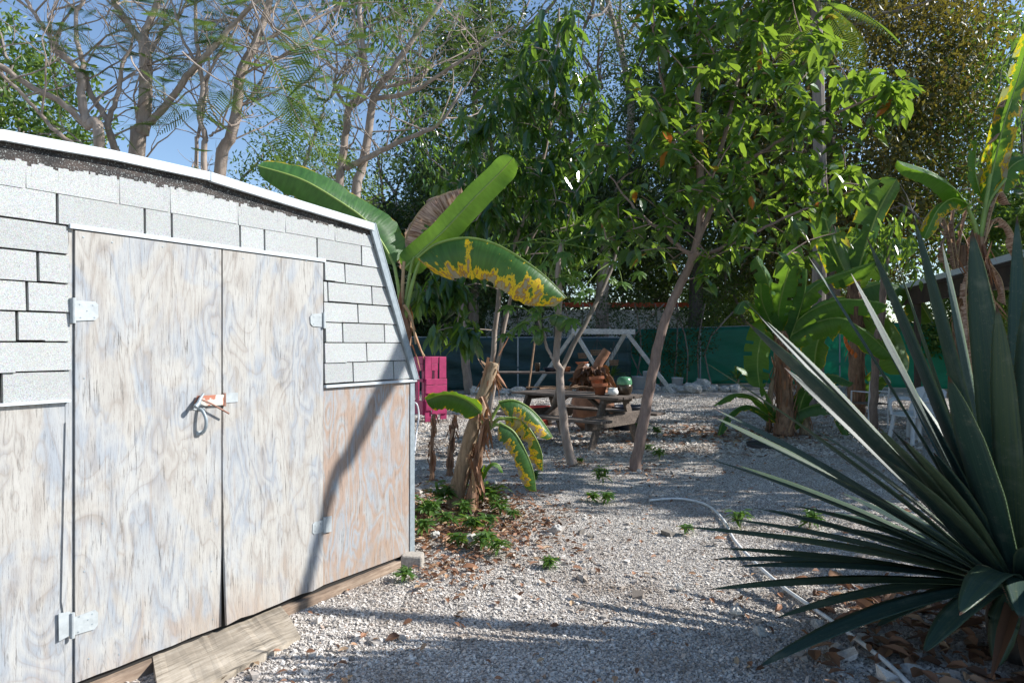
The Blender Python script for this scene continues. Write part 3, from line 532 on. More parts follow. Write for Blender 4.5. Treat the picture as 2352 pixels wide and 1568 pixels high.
# local x along table, y across
def pl(c_, s_, name, ax=None, mat=M['greywood']): o = MB(); o.box(c_, s_, ax); return o.build(name, mat, pt, bevel=.004)
for k in range(6): pl((rng.normal(0, .012), -.36+.144*k, .745), (2.02, .136, .036), 'tabletop_board')
for sy in (-1, 1):
    for k in (0, 1): pl((rng.normal(0, .012), sy*(.68+.145*k), .445), (2.06, .138, .036), 'bench_board')
for sx in (-.72, .72):
    pl((sx, 0, .40), (.045, 1.62, .19), 'bench_support'); pl((sx, 0, .69), (.04, .80, .07), 'top_support')
    for sy in (-1, 1):
        o = MB(); o.beam((sx+.045, sy*.28, .72), (sx+.045, sy*.62, .0), .045, .13, (0, 0, 1)); o.build('leg', M['greywood'], pt, bevel=.004)
    o = MB(); o.beam((sx*.93, 0, .38), (sx*.3, 0, .70), .09, .04); o.build('brace', M['greywood'], pt, bevel=.003)
def onT(px, py, z=.765): return gp(px, py, z)
def thing1(m, name, mat, label, cat, **k): return tag(m.build(name, mat, **k), label, cat)
potp = [(0, 0), (.072, 0), (.098, .13), (.112, .13), (.116, .175), (.102, .175), (.088, .05), (0, .05)]
def pot(p, label, sc=1.0, z0=0, tilt=0):
    r_ = empty('flower_pot', label, 'flower pot', (p[0], p[1], p[2]+z0)); r_.rotation_euler = (tilt, tilt*.5, 0)
    o = MB(); o.lathe([(a*sc, b_*sc) for a, b_ in potp[:4]], seg=28); o.build('pot_body', M['terra'], r_, smooth=True); o = MB(); o.lathe([(.112*sc, .13*sc), (.117*sc, .131*sc), (.119*sc, .175*sc), (.103*sc, .176*sc), (.09*sc, .10*sc)], seg=28); o.build('rim', M['terra'], r_, smooth=False)
    o = MB(); o.lathe([(0, .155*sc), (.095*sc, .15*sc), (.1*sc, .12*sc)], seg=16); o.build('soil', M['litter'], r_); return r_
p0 = onT(1378, 906); pot(p0, 'terracotta pot standing on the picnic table, under a tilted one'); pot(p0+np.array([-.035, .02, 0]), 'tilted terracotta pot stacked in another on the picnic table', 1.0, .10, R(-7))
p0 = onT(1408, 908); o = MB(); o.lathe([(0, 0), (.05, 0), (.078, .03), (.082, .06), (.066, .09), (.06, .095), (.07, .112), (.062, .115), (.05, .09), (0, .02)], p0, 28); thing1(o, 'ceramic_pot', M['ceramic'], 'small round white ceramic pot on the table edge', 'pot', smooth=True)
p0 = onT(1434, 906); kb = empty('lidded_jar', 'round dark jar with green glass lid standing on the picnic table', 'jar', p0)
o = MB(); o.lathe([(0, 0), (.085, 0), (.118, .05), (.122, .13), (.112, .16), (0, .16)], seg=28); o.build('jar_body', M['brownpot'], kb, smooth=True)
o = MB(); o.lathe([(.116, .155), (.118, .18), (.112, .22), (.095, .262), (.04, .275), (0, .276)], seg=28); o.build('lid', M['greenlid'], kb, smooth=True)
for (x0, y0, x1, y1, lb) in ((1208, 894, 1330, 897, 'long pale forked stick lying on the left half of the picnic table'), (1240, 900, 1350, 893, 'reddish brown stick crossing the others on the tabletop'), (1280, 893, 1400, 900, 'thin dark branch lying towards the pots on the tabletop'), (1260, 896, 1330, 902, 'short thick piece of driftwood in the middle of the tabletop')):
    a, b_ = onT(x0, y0), onT(x1, y1); a[2] = b_[2] = .78; P = [a+(b_-a)*t+np.array([0, rng.normal(0, .03), .02+abs(rng.normal(0, .015))]) for t in np.linspace(0, 1, 7)]
    o = MB(); P = resample(P, 20); o.tube(P, np.linspace(.014, .006, 20), 6, rough=.1); o.tube(resample([P[12], P[12]+nrm(P[13]-P[12])*.1+[0, 0.06, .02], P[12]+nrm(P[13]-P[12])*.2+[0, .13, .02]], 6), .005, 5); thing1(o, 'stick', M['stick'], lb, 'stick', smooth=True)
# chiminea (clay urn) with dry leaves, behind the table
cp = np.array([1.45, 12.3, 0]); ch = empty('clay_urn', 'tall brown clay chiminea behind the table with dry leaves heaped on its neck', 'chiminea', cp)
o = MB(); o.lathe([(0, 0), (.20, 0), (.33, .12), (.40, .32), (.38, .52), (.28, .70), (.25, .95), (.25, 1.0), (.22, 1.0), (.2, .7), (0, .6)], seg=36); o.build('urn_body', M['clay'], ch, smooth=True)
o = MB(); n = 190; a = rng.uniform(0, 6.28, n); z = rng.uniform(0, 1, n); r_ = .12+.17*z; C0 = np.stack([r_*np.cos(a), r_*np.sin(a), 1.15-.3*z*z-rng.uniform(0, .12, n)], -1)
leafcloud(o, C0, np.stack([np.cos(a), np.sin(a), rng.normal(-.6, .7, n)], -1), np.stack([np.cos(a), np.sin(a), np.full(n, .4)], -1)+rng.normal(0, .5, (n, 3)), rng.uniform(.1, .24, n), rng.uniform(.07, .15, n), rng.uniform(.0, .45, n), droop=.35, fold=.9)
o.build('dry_leaves', M['litter'], ch)
o = MB(); o.tube(resample([(.05, 0, .95), (.1, 0, 1.15), (.2, .02, 1.32), (.27, .02, 1.42)], 10), np.linspace(.09, .075, 10), 14, rough=.05); o.build('spout', M['clay'], ch, smooth=True)
o = MB(); p0 = np.array([2.05, 12.2, 0]); o.lathe([(0, 0), (.24, 0), (.27, .40), (.30, .42), (.29, .43), (.25, .4), (.23, .03)], p0, 28); thing1(o, 'plastic_tub', M['navy'], 'dark navy plastic tub on the gravel behind the table', 'tub', smooth=True)
o = MB(); p0 = np.array([.50, 12.9, 0]); o.lathe([(0, 0), (.15, 0), (.2, .34), (.22, .36), (.2, .36), (.17, .03)], p0, 28); thing1(o, 'plastic_planter', M['redpot'], 'red planter pot on the ground seen under the table', 'planter', smooth=True)
o = MB(); p0 = gp(1345, 973); o.box((p0[0]+.15, p0[1]+.2, .10), (.75, .35, .2), nrm(np.array([[.95, -.3, 0], [.3, .95, 0], [0, 0, 1.]]))); thing1(o, 'wooden_box', M['whitewood'], 'pale grey board box lying under the picnic table', 'box', bevel=.01)
# back work table with small things
wt = empty('work_table', 'low grey plank table in the shade behind the picnic table', 'table', (.55, 16.2, 0))
o = MB(); o.box((0, 0, .86), (2.5, .6, .04)); o.build('tabletop', M['greywood'], wt, bevel=.004)
for sx in (-1.1, 1.1):
    for sy in (-.22, .22): o = MB(); o.box((sx, sy, .42), (.06, .06, .84)); o.build('leg', M['greywood'], wt)
for x, r1, h, mt, lb in ((.75, .09, .11, 'terra', 'orange pot on the work table behind the leaning trunk'), (.35, .16, .09, 'navy', 'shallow dark bowl on the work table'), (.62, .08, .12, 'redpot', 'small red pot on the work table'), (1.15, .12, .17, 'ceramic', 'white tub on the right end of the work table'), (1.1, .15, .05, 'terra', 'orange saucer leaning on the white tub'), (.05, .07, .2, 'brownpot', 'dark glass jar on the work table')):
    z = .88+(.17 if 'saucer' in lb else 0); o = MB(); o.lathe([(0, 0), (r1*.7, 0), (r1, h), (r1*1.05, h+.01), (r1*.9, h), (r1*.6, .02), (0, .02)], (.55+x, 16.1, z), 20); thing1(o, 'table_pot', M[mt], lb, 'pot', smooth=True)
o = MB(); o.tube(resample([at(1214, 892, 12.6), at(1221, 840, 12.75), at(1228, 785, 12.9)], 8), .018, 8); P = o.v; thing1(o, 'wooden_pole', M['stick'], 'upright brown pole standing behind the left half of the table', 'pole', smooth=True)
# white A-frame stand with hanging baskets
af = empty('timber_frame', 'whitewashed timber A-frame stand in front of the fence', 'frame', (3.4, 22, 0))
def beamw(p, q, name='leg', wd=.07, th=.12):
    o = MB(); o.beam(np.array(p)-np.array([3.4, 22, 0]), np.array(q)-np.array([3.4, 22, 0]), wd, th); return o.build(name, M['whitewood'], af, bevel=.004)
e1, e2 = at(1313, 760, 21.6), at(1458, 762, 22.2); beamw(e1, e2, 'top_beam', .08, .17)
beamw(at(1322, 765, 21.6), (at(1408, 900, 20.6)[0], 20.6, 0)); beamw(at(1318, 765, 21.65), (at(1225, 885, 22.6)[0], 22.6, 0))
beamw(at(1440, 765, 22.1), (at(1546, 900, 21.2)[0], 21.2, 0)); beamw(at(1436, 766, 22.2), (at(1362, 880, 23)[0], 23, 0))
def basket(p, r_, lb, drop=.35):
    e = empty('hanging_basket', lb, 'basket', p); o = MB()
    for k, z in enumerate((0, .05, .1, .15)): a = np.linspace(0, 6.28, 20); o.tube(np.stack([np.cos(a)*r_*(.8+.07*k), np.sin(a)*r_*(.8+.07*k), z+0*a], -1), .014, 5, cap=False)
    for a in np.linspace(0, 6.28, 12): o.tube([(0, 0, 0), (math.cos(a)*r_*.8, math.sin(a)*r_*.8, 0), (math.cos(a)*r_, math.sin(a)*r_, .16)], .01, 4)
    o.build('basket_weave', M['stick'], e); o = MB()
    for a in (0.3, 2.4, 4.5): o.tube([(math.cos(a)*r_, math.sin(a)*r_, .16), (0, 0, drop+.16)], .006, 4)
    o.build('hanger', M['wire'], e)
basket(at(1372, 815, 21.9), .22, 'round slatted wooden basket hanging under the left half of the white beam'); basket(at(1410, 838, 22), .15, 'small slatted basket hanging lowest under the white beam', .6); basket(at(1338, 822, 22), .15, 'small yellowish basket hanging beside the chiminea spout', .5)
# buckets, rocks, spiky plants in front of the right fence
for px, py, r_, h, lb in ((1468, 869, .26, .42, 'white plastic bucket at the foot of the green fence'), (1556, 870, .2, .38, 'square looking white bucket near the foot of the right frame leg'), (1486, 838, .15, .3, 'grey white pot behind the white bucket by the fence')):
    o = MB(); Y_ = 23.5; x = (px-CX)/F*Y_; o.lathe([(0, 0), (r_*.8, 0), (r_, h), (r_*1.05, h), (r_*.9, h-.02), (r_*.7, .03)], (x, Y_, 0 if h > .35 else .3), 20); thing1(o, 'bucket', M['plastic'], lb, 'bucket', smooth=True)
def rock(p, s_, lb, grp=None):
    m = MB(); n = 7; th = np.linspace(0, math.pi, n); ph = np.arange(10)*.6283; V = []
    nz = rng.normal(0, .16, (n, 10))
    for i_, t_ in enumerate(th):
        for j_, f_ in enumerate(ph): r_ = 1+nz[i_, j_]*(0 if i_ in (0, n-1) else 1); V.append((math.sin(t_)*math.cos(f_)*r_, math.sin(t_)*math.sin(f_)*r_*.8, math.cos(t_)*.65*r_))
    V = np.array(V)*s_; q = [[i_*10+j_, i_*10+(j_+1) % 10, (i_+1)*10+(j_+1) % 10, (i_+1)*10+j_] for i_ in range(n-1) for j_ in range(10)]; m.add(V, q)
    o = m.build('rock', M['rock']); o.location = (p[0], p[1], s_*.35); o.rotation_euler = (0, 0, rng.uniform(0, 6)); return tag(o, lb, 'rock', grp)
for px, py, s_ in ((1320, 850, .22), (1350, 868, .2), (1395, 862, .28), (1590, 880, .3), (1612, 885, .36), (1640, 878, .2), (1570, 884, .22), (1668, 886, .2), (1505, 868, .2), (1545, 888, .25), (1010, 893, .2), (1095, 888, .25), (1190, 880, .25), (1160, 890, .2), (1300, 880, .22), (1690, 872, .25), (1440, 872, .2), (1530, 880, .16), (1625, 893, .2)):
    Y_ = 22.6+rng.uniform(-1.2, .8) if px > 1200 else 20.6; rock(((px-CX)/F*Y_, Y_), s_, 'pale jagged rock among those lying in front of the fence', 'rocks along the foot of the fence')
for px, py, s_, lb in ((1468, 1083, .035, 'white rock at the foot of the thick leaning trunk'), (1085, 1245, .065, 'white rock among weeds left of the hose, near the shed'), (1280, 1218, .05, 'angular pale rock on the open gravel left of the hose end'), (1130, 1110, .05, 'pale rock behind the leaning banana stem'), (1695, 1410, .045, 'white rock left of the hose under the low agave leaf'), (1745, 1455, .04, 'rounded grey rock in the shaded gravel beside the hose'), (2095, 1548, .05, 'pale rock at the bottom edge right of the hose'), (1880, 1440, .04, 'grey white rock right of the hose, above the front agave leaf'), (1020, 1150, .05, 'white rock behind the weeds by the shed corner trim'), (1000, 1235, .05, 'pale grey rock half under the leaves at the shed corner'), (1560, 1350, .03, 'small white rock in the shade edge left of the hose')):
    p = gp(px, py); rock(p, s_, lb)
def spiky(p, h, n, lb, mat='avo', wd=.035):
    e = empty('spiky_plant', lb, 'plant', p); m = MB(); a = rng.uniform(0, 6.28, n); el = rng.uniform(.1, 1.4, n)
    D = np.stack([np.cos(a)*np.cos(el), np.sin(a)*np.cos(el), np.sin(el)], -1); leafcloud(m, np.tile([0, 0, h*.35], (n, 1)), D, np.tile([0, 0, 1.], (n, 1))+rng.normal(0, .1, (n, 3)), h*rng.uniform(.6, .9, n), wd, rng.uniform(.2, .9, n), droop=.35)
    m.build('leaves', M[mat], e); m = MB(); m.tube([(0, 0, 0), (0.02, 0, h*.38)], .03, 6); m.build('stem', M['bark_grey'], e)
spiky((7.6, 23, 0), .95, 60, 'spiky leaved plant against the green fence, right of the buckets'); spiky((6.0, 24.3, 0), .7, 40, 'low spiky plant between the two white buckets'); spiky((3.3, 22.9, .0), 1.15, 40, 'trailing pot plant under the white beam', 'fine_l', .05)
o = MB(); p0 = gp(1762, 1024); o.lathe([(0, .03), (.2, .035), (.27, .03), (.285, .05), (.30, .045), (.29, 0)], p0, 32); thing1(o, 'round_tray', M['blackplastic'], 'flat round black tray on the gravel in front of the banana clump', 'tray', smooth=True)
# chairs
def pchair(p, rz, lb):
    e = empty('plastic_chair', lb, 'chair', p, rz); L = lambda m, nm, **k: m.build(nm, M['plastic'], e, **k)
    m = MB(); m.box((0, 0, .42), (.46, .44, .025)); L(m, 'seat', bevel=.012)
    for sx in (-1, 1):
        for sy in (-1, 1): m = MB(); m.beam((sx*.2, sy*.19, .42), (sx*.25, sy*.25, 0), .055, .04, (0, 1, 0)); L(m, 'leg', bevel=.008)
        m = MB(); m.tube(resample([(sx*.25, .2, .42), (sx*.27, .2, .62), (sx*.27, .0, .66), (sx*.26, -.24, .64)], 12), .024, 8); L(m, 'armrest', smooth=True)
    m = MB(); n = 9; V = []
    for k in range(n):
        t = k/(n-1)
        for i_ in range(7): x = (i_-3)/3*(.23-.03*t*t); V.append((x, -.22-.16*t-.03*(1-(x/.23)**2), .43+.42*t-.05*t*(x/.2)**2))
    m.add(V, [[k*7+i_, k*7+i_+1, k*7+i_+8, k*7+i_+7] for k in range(n-1) for i_ in range(6)]); L(m, 'backrest', solid=.018, smooth=True)
pchair((6.25, 10.6, 0), R(100), 'white plastic armchair seen through the agave leaves'); pchair((6.45, 10.95, 0), R(118), 'second white plastic armchair right behind the first, behind the agave')
mc = empty('metal_chair', 'thin white tube framed chair behind the slender pole trunk', 'chair', (6.6, 12.6, 0), .3)
m = MB()
for sx in (-.22, .22): m.tube([(sx, -.2, 0), (sx, -.2, .45), (sx, -.24, .85)], .014, 6); m.tube([(sx, .22, 0), (sx, .2, .66), (sx, -.2, .66)], .014, 6)
m.tube(resample([(-.22, -.24, .85), (-.1, -.25, .95), (.1, -.25, .95), (.22, -.24, .85)], 9), .014, 6); m.build('frame', M['plastic'], mc); m = MB(); m.box((0, 0, .44), (.44, .42, .02)); m.build('seat', M['greywood'], mc)
# ------------------------------------------------------------------ trees
UP = np.array([0, 0, 1.])
def rdir(): return nrm(rng.normal(0, 1, 3))
def grow(m, p, d, L, r, lv, tips, nodes, bend=.25, up=.15, kids=(2, 4), seg=6):
    n = 6; P = [np.array(p, float)]; dd = nrm(d)
    for k in range(n-1): dd = nrm(dd+rng.normal(0, bend, 3)*.5+UP*up*.3); P.append(P[-1]+dd*L/(n-1))
    P = np.array(P); m.tube(P, np.linspace(r, r*.45, n), seg, cap=False); nodes += list(P[1:])
    if lv == 0: tips.append((P[-1], dd)); return
    for _ in range(rng.integers(kids[0], kids[1]+1)):
        k = rng.integers(2, n); sd = nrm(np.cross(dd, rdir())); grow(m, P[k], nrm(dd*.9+sd*rng.uniform(.5, 1.1)), L*rng.uniform(.5, .8), r*.5, lv-1, tips, nodes, bend, up, kids, max(4, seg-1))
    tips.append((P[-1], dd))
def limb(m, pts, r0, r1, nodes, seg=10, n=26, rough=.03):
    P = resample(pts, n); P = P+rng.normal(0, .006, P.shape); m.tube(P, np.linspace(r0, r1, n), seg, rough=rough); nodes += list(P[2:]); return P
def connect(m, nodes, target, r=.008, seg=4, sag=.0):
    N_ = np.array(nodes); dv_ = target-N_; dist = np.linalg.norm(dv_, axis=1)+np.where(dv_[:, 2] < -.1, 1.5, 0)*.6; k = int(np.argmin(dist+rng.uniform(0, .12, len(dist)))); a = N_[k]
    mid = (a+target)/2+np.array([0, 0, .08*dist[k]])+rng.normal(0, .04, 3)*dist[k]; P = resample([a, mid, target+[0, 0, -sag]], 5)
    m.tube(P, np.linspace(r, r*.5, 5), seg, cap=False); nodes += list(P[2:]); return P
def tree(name, label, cat, base, group=None): return empty(name, label, cat, base, 0, group)
def put(m, name, mat, root, smooth=False):
    o = m.build(name, mat, root, smooth=smooth); o.location = tuple(-x for x in root.location); return o
def leafclusters(m, T_, per, L, W, spread, rnd0=0, hang=.6, droop=.25, prof=((0, .1), (.3, .9), (.65, .85), (1, .02))):
    T_ = np.asarray(T_); n = len(T_)*per; C0 = np.repeat(T_, per, 0)+rng.normal(0, spread, (n, 3)); a = rng.uniform(0, 6.28, n)
    D = np.stack([np.cos(a), np.sin(a), rng.normal(-hang*1.9, .55, n)], -1); Nn = np.stack([-np.cos(a)*-.3, np.sin(a)*.3, np.ones(n)], -1)+rng.normal(0, .35, (n, 3))
    s_ = rng.uniform(.6, 1.15, n); rn = np.clip(rng.beta(2, 2.2, n)+np.repeat(rng.normal(0, .12, len(T_)), per)+rnd0, 0, .999); rn = np.where(rng.random(n) < .012, 1., rn*.97)
    leafcloud(m, C0, D, Nn, L*s_, W*s_, rn, prof=prof, droop=droop, fold=.35)
# --- big-leaved tree with the thick leaning trunk
def bigtree(label, limbs, samples, per, L, W, leafm, barkm, yb, shape, r, cat='tree', name='broadleaf_tree'):
    root = tree(name, label, cat, limbs[0][0][0]); m = MB(); nodes = []
    for pts, r0, r1 in limbs: limb(m, pts, r0, r1, nodes)
    tw = MB(); T_ = []
    for t in samples:
        P = connect(tw, nodes, np.array(t), r); T_ += [P[-1]]
        if random.random() < .6: T_ += [P[-2]]
    put(m, 'trunk', M[barkm], root, True); put(tw, 'twigs', M[barkm], root)
    c = MB(); leafclusters(c, T_, per, L, W, .055, hang=.25 if leafm == 'avo2' else .6); put(c, 'crown', M[leafm], root); return root
def poly_samples(n, poly, Y0, dY, pw=1):
    """points of a crown: filled inside the outline the crown shows, spread through a real depth"""
    P = np.array(poly, float); lo, hi = P.min(0), P.max(0); out = []
    while len(out) < n:
        x, y = rng.uniform(lo, hi); c = False; j = len(P)-1
        for i in range(len(P)):
            if (P[i, 1] > y) != (P[j, 1] > y) and x < (P[j, 0]-P[i, 0])*(y-P[i, 1])/(P[j, 1]-P[i, 1])+P[i, 0]: c = not c
            j = i
        if c: out.append(at(x, y, Y0+rng.uniform(-1, 1)*dY))
    return out
def tr(pts, Y, dY=None): return [at(x, y, Y+(0 if dY is None else dY[i])) for i, (x, y) in enumerate(pts)]
tA = [(1458, 1078), (1478, 965), (1500, 850), (1525, 745), (1562, 655), (1598, 570), (1618, 440)]
YA = 8.4
S = poly_samples(265, [(1480, 20), (1900, 20), (1950, 130), (2090, 170), (2095, 250), (1960, 330), (1990, 450), (1960, 560), (1850, 610), (1700, 560), (1640, 650), (1480, 600), (1360, 540), (1350, 330), (1430, 230), (1440, 60)], YA, .9)
S += poly_samples(80, [(1450, -160), (1850, -200), (1950, -20), (1900, 60), (1480, 60)], YA, .9)
S = [x for x in S if not (x[2] < 1.53+300/F*x[1] and abs((x[0]/x[1]*F+CX)-np.interp(HY-(x[2]-1.53)/x[1]*F, [440, 560, 660], [1618, 1602, 1562])) < 42)]
bigtree('broad leaved tree with thick leaning pinkish trunk, right of the picnic table', [
    (tr(tA, YA), .074, .04), (tr([(1610, 470), (1606, 300), (1600, 180), (1605, 60), (1590, -120)], YA), .05, .018),
    (tr([(1598, 570), (1640, 470), (1700, 390), (1780, 330), (1900, 270), (2060, 200)], YA, [0, -.1, -.2, -.3, -.4, -.5]), .035, .01), (tr([(1615, 440), (1660, 330), (1690, 200), (1740, 60), (1760, -80)], YA, [0, .1, .3, .4, .5]), .034, .01),
    (tr([(1590, 590), (1530, 540), (1460, 480), (1400, 400)], YA, [0, .1, .2, .3]), .03, .009), (tr([(1612, 400), (1560, 300), (1520, 180), (1500, 60)], YA, [0, -.1, -.2, -.3]), .028, .009),
    (tr([(1590, 590), (1680, 560), (1800, 500), (1950, 440)], YA, [0, -.2, -.3, -.4]), .028, .008)], S, 6, .225, .112, 'avo2', 'bark_pink', YA, None, .009)
YB = 9.6
S = poly_samples(235, [(1262, 5), (1300, 5), (1330, 90), (1375, 160), (1400, 260), (1370, 420), (1390, 500), (1330, 600), (1180, 640), (1040, 600), (960, 520), (1010, 400), (1040, 250), (1120, 190), (1190, 110)], YB, .9)
S += poly_samples(34, [(950, 600), (1010, 610), (1080, 640), (1110, 720), (1070, 790), (1000, 760), (960, 700)], 8.8, .3)
bigtree('tall slim tree with drooping dark leaves and two thin stems behind the broken banana stem', [
    (tr([(1108, 1010), (1130, 830), (1150, 660), (1190, 540), (1230, 430), (1262, 300), (1280, 130), (1283, 20)], YB), .042, .014),
    (tr([(1112, 1010), (1145, 830), (1172, 690), (1215, 560), (1300, 420), (1350, 300)], YB, [0, 0, .1, .2, .2, .3]), .034, .01),
    (tr([(1190, 540), (1120, 430), (1080, 330)], YB, [0, -.2, -.3]), .024, .009), (tr([(1150, 660), (1080, 610), (1010, 590)], YB, [0, -.3, -.7]), .02, .007)], S, 6, .25, .098, 'avo', 'bark_tan', YB, None, .008)
# --- feathery trees behind the shed
def fronds(m, T_, per, L=.34):
    for (p, d) in T_:
        for _ in range(per):
            a = rng.uniform(0, 6.28); dd = nrm(np.array([math.cos(a), math.sin(a), rng.uniform(-.5, .25)])+nrm(d)*.35); sd = nrm(np.cross(dd, UP)); n = 15; t = np.linspace(.12, 1, n); l = L*rng.uniform(.6, 1.25)
            ax = p+dd*l*t[:, None]+np.array([0, 0, -.35])*l*(t**2)[:, None]; pl_ = l*.42*np.sin(math.pi*np.clip(t*.86+.12, 0, 1))
            for sg in (-1, 1):
                D = nrm(dd*.55+sd*sg+np.array([0, 0, -.15])); w_ = l*.035; e = ax+D*pl_[:, None]
                Vv = np.stack([ax-dd*w_*.5, ax+dd*w_*.5, e+dd*w_*.3, e-dd*w_*.3], 1).reshape(-1, 3); m.add(Vv, np.arange(n*4).reshape(-1, 4), np.tile([0, 0, rng.random()], (n*4, 1)))
            m.add([ax[0]-sd*.003, ax[0]+sd*.003, ax[-1]+sd*.002, ax[-1]-sd*.002], [[0,1,2,3]], np.tile([0, 0, .9], (4, 1)))
def feathery(label, limbs, nb, L0, per, frac, lv=2, name='feathery_tree'):
    root = tree(name, label, 'tree', (limbs[0][0][0][0], limbs[0][0][0][1], 0)); m = MB(); nodes = []; tips = []
    for i_, (pts, r0, r1) in enumerate(limbs): limb(m, pts, r0, r1, nodes)
    put(m, 'trunk', M['bark_tan'], root, True); t = MB(); N_ = [p for p in nodes if p[2] > 2.6]
    for _ in range(nb):
        p = N_[rng.integers(len(N_))]; a = rng.uniform(0, 6.28); grow(t, p, np.array([math.cos(a), math.sin(a)*.6, rng.uniform(.1, 1.3)]), L0*rng.uniform(.6, 1.2), .016, lv, tips, [], .35, .2, (2, 3))
    put(t, 'branches', M['bark_tan'], root); f = MB(); k = [x for x in tips if rng.random() < frac]; fronds(f, k, per); put(f, 'foliage', M['feather'], root)
def down(pts, Y, dx=0):      # continue a trunk to the ground
    x0, y0 = pts[0]; g_ = at(x0+dx, y0, Y); g_[2] = 0; return [g_]+tr(pts, Y)
feathery('tall forked smooth trunk tree with feathery leaves, rising centre behind the shed roof', [
    (down([(313, 366), (328, 300), (333, 233), (335, 167), (333, 117), (327, 87)], 10.5), .125, .08), (tr([(327, 90), (310, 77), (287, 43), (260, 0), (230, -60), (190, -160)], 10.5), .06, .03), (tr([(328, 90), (347, 43), (363, 0), (380, -90), (420, -220)], 10.5), .06, .03),
    (tr([(345, 283), (393, 227), (433, 173), (483, 117), (533, 60), (593, 0), (680, -90)], 10.5, [0, -.1, -.2, -.3, -.3, -.4, -.5]), .058, .025), (tr([(345, 120), (375, 70), (410, 40), (430, 0)], 10.5, [0, .2, .3, .5]), .035, .015)], 34, 1.1, 2, .24)
feathery('tree with several crooked grey stems, leftmost behind the shed roof', [
    (down([(230, 347), (200, 287), (190, 233), (187, 172)], 10.0, -8), .08, .055), (tr([(187, 172), (133, 107), (100, 63), (60, 0), (20, -80)], 10.), .04, .02), (tr([(188, 172), (190, 143), (177, 93), (175, 30), (195, 0), (220, -80)], 10., [0, .1, .1, .2, .2, .3]), .04, .02),
    (tr([(268, 353), (250, 300), (245, 273), (207, 213), (195, 165)], 10.2), .055, .035), (tr([(248, 280), (270, 220), (282, 150), (300, 110), (310, 60)], 10.2), .04, .015), (tr([(197, 287), (133, 230), (67, 197), (0, 150), (-90, 90)], 10., [0, -.2, -.3, -.5, -.7]), .045, .03),
    (tr([(180, 340), (127, 300), (73, 240), (0, 167), (-60, 120)], 9.9, [0, -.1, -.2, -.4, -.6]), .032, .02), (tr([(160, 145), (120, 110), (115, 50), (130, 10), (160, -60)], 10., [0, .1, .2, .2, .3]), .03, .012)], 32, 1.0, 2, .26)
feathery('tree with a thick trunk leaning right, rising behind the peak of the shed roof', [
    (down([(503, 410), (530, 317), (547, 233), (553, 167), (583, 110), (603, 57), (620, 0), (650, -120)], 10.8, -22), .10, .045), (tr([(583, 113), (633, 80), (700, 57), (767, 20), (850, -30)], 10.8, [0, .1, .2, .4, .5]), .03, .012), (tr([(560, 170), (600, 150), (650, 130), (700, 110)], 10.8, [0, -.2, -.4, -.6]), .024, .009), (tr([(545, 250), (590, 210), (620, 150), (690, 100)], 10.8, [0, .2, .3, .4]), .022, .01)], 38, 1.1, 2, .30)
feathery('thin twin stemmed tree between the two thicker trunks behind the shed roof', [
    (down([(468, 397), (472, 317), (457, 262), (466, 200), (455, 120), (448, 50), (455, -40)], 10.3), .048, .022), (down([(450, 390), (457, 310), (470, 240), (478, 180), (500, 130), (545, 60)], 10.35), .032, .014), (tr([(480, 313), (510, 296), (530, 290)], 10.3), .02, .01), (tr([(460, 160), (420, 90), (400, 20), (370, -60)], 10.3), .025, .012)], 20, .9, 1, .25)
feathery('pair of slim trunks with arching limbs and feathery leaves, right of the shed roof peak', [
    (down([(780, 456), (787, 365), (794, 310), (800, 252), (823, 219), (838, 146), (827, 55), (827, 0), (835, -90)], 13), .085, .035), (down([(816, 481), (831, 386), (849, 292), (860, 219), (900, 164), (936, 109), (969, 62), (1010, 10), (1050, -60)], 13.1), .10, .03),
    (tr([(794, 386), (863, 354), (918, 325), (991, 295), (1027, 262), (1060, 200)], 13, [0, -.1, -.2, -.3, -.4, -.4]), .06, .02), (tr([(863, 226), (918, 219), (973, 197), (1027, 160), (1090, 120), (1180, 60)], 13.1, [0, -.1, -.2, -.4, -.5, -.5]), .05, .018),
    (tr([(862, 205), (900, 198), (940, 188), (975, 170), (982, 135)], 13.1), .035, .02), (tr([(800, 250), (770, 200), (775, 140), (760, 60)], 13), .035, .012), (tr([(815, 330*.73), (850, 200), (825, 120), (815, 40), (820, -60)], 13), .04, .015)], 60, 1.3, 1, .45)
# low sprays of feathery leaves hanging in front, over the roof peak
root = tree('feathery_spray', 'long feathery leafy branch hanging over the right half of the shed roof', 'branch', at(560, -60, 9.2)); m = MB(); nodes = []; f = MB(); T_ = []
for pts in ([(560, -60), (600, 60), (640, 180), (690, 280), (730, 350)], [(640, -60), (700, 60), (740, 160), (760, 240)], [(600, 60), (560, 150), (520, 200)], [(420, 120), (480, 170), (560, 210), (640, 215), (700, 240)], [(300, 130), (330, 180), (400, 230), (440, 240)]):
    P = limb(m, tr(pts, 9.2), .014, .004, nodes, 5, 14); T_ += [(p+rng.normal(0, .05, 3), np.array([.5, -.2, -.3])) for p in P[4:]]
fronds(f, T_, 1, .5); put(m, 'branch', M['bark_tan'], root); put(f, 'foliage', M['feather'], root)
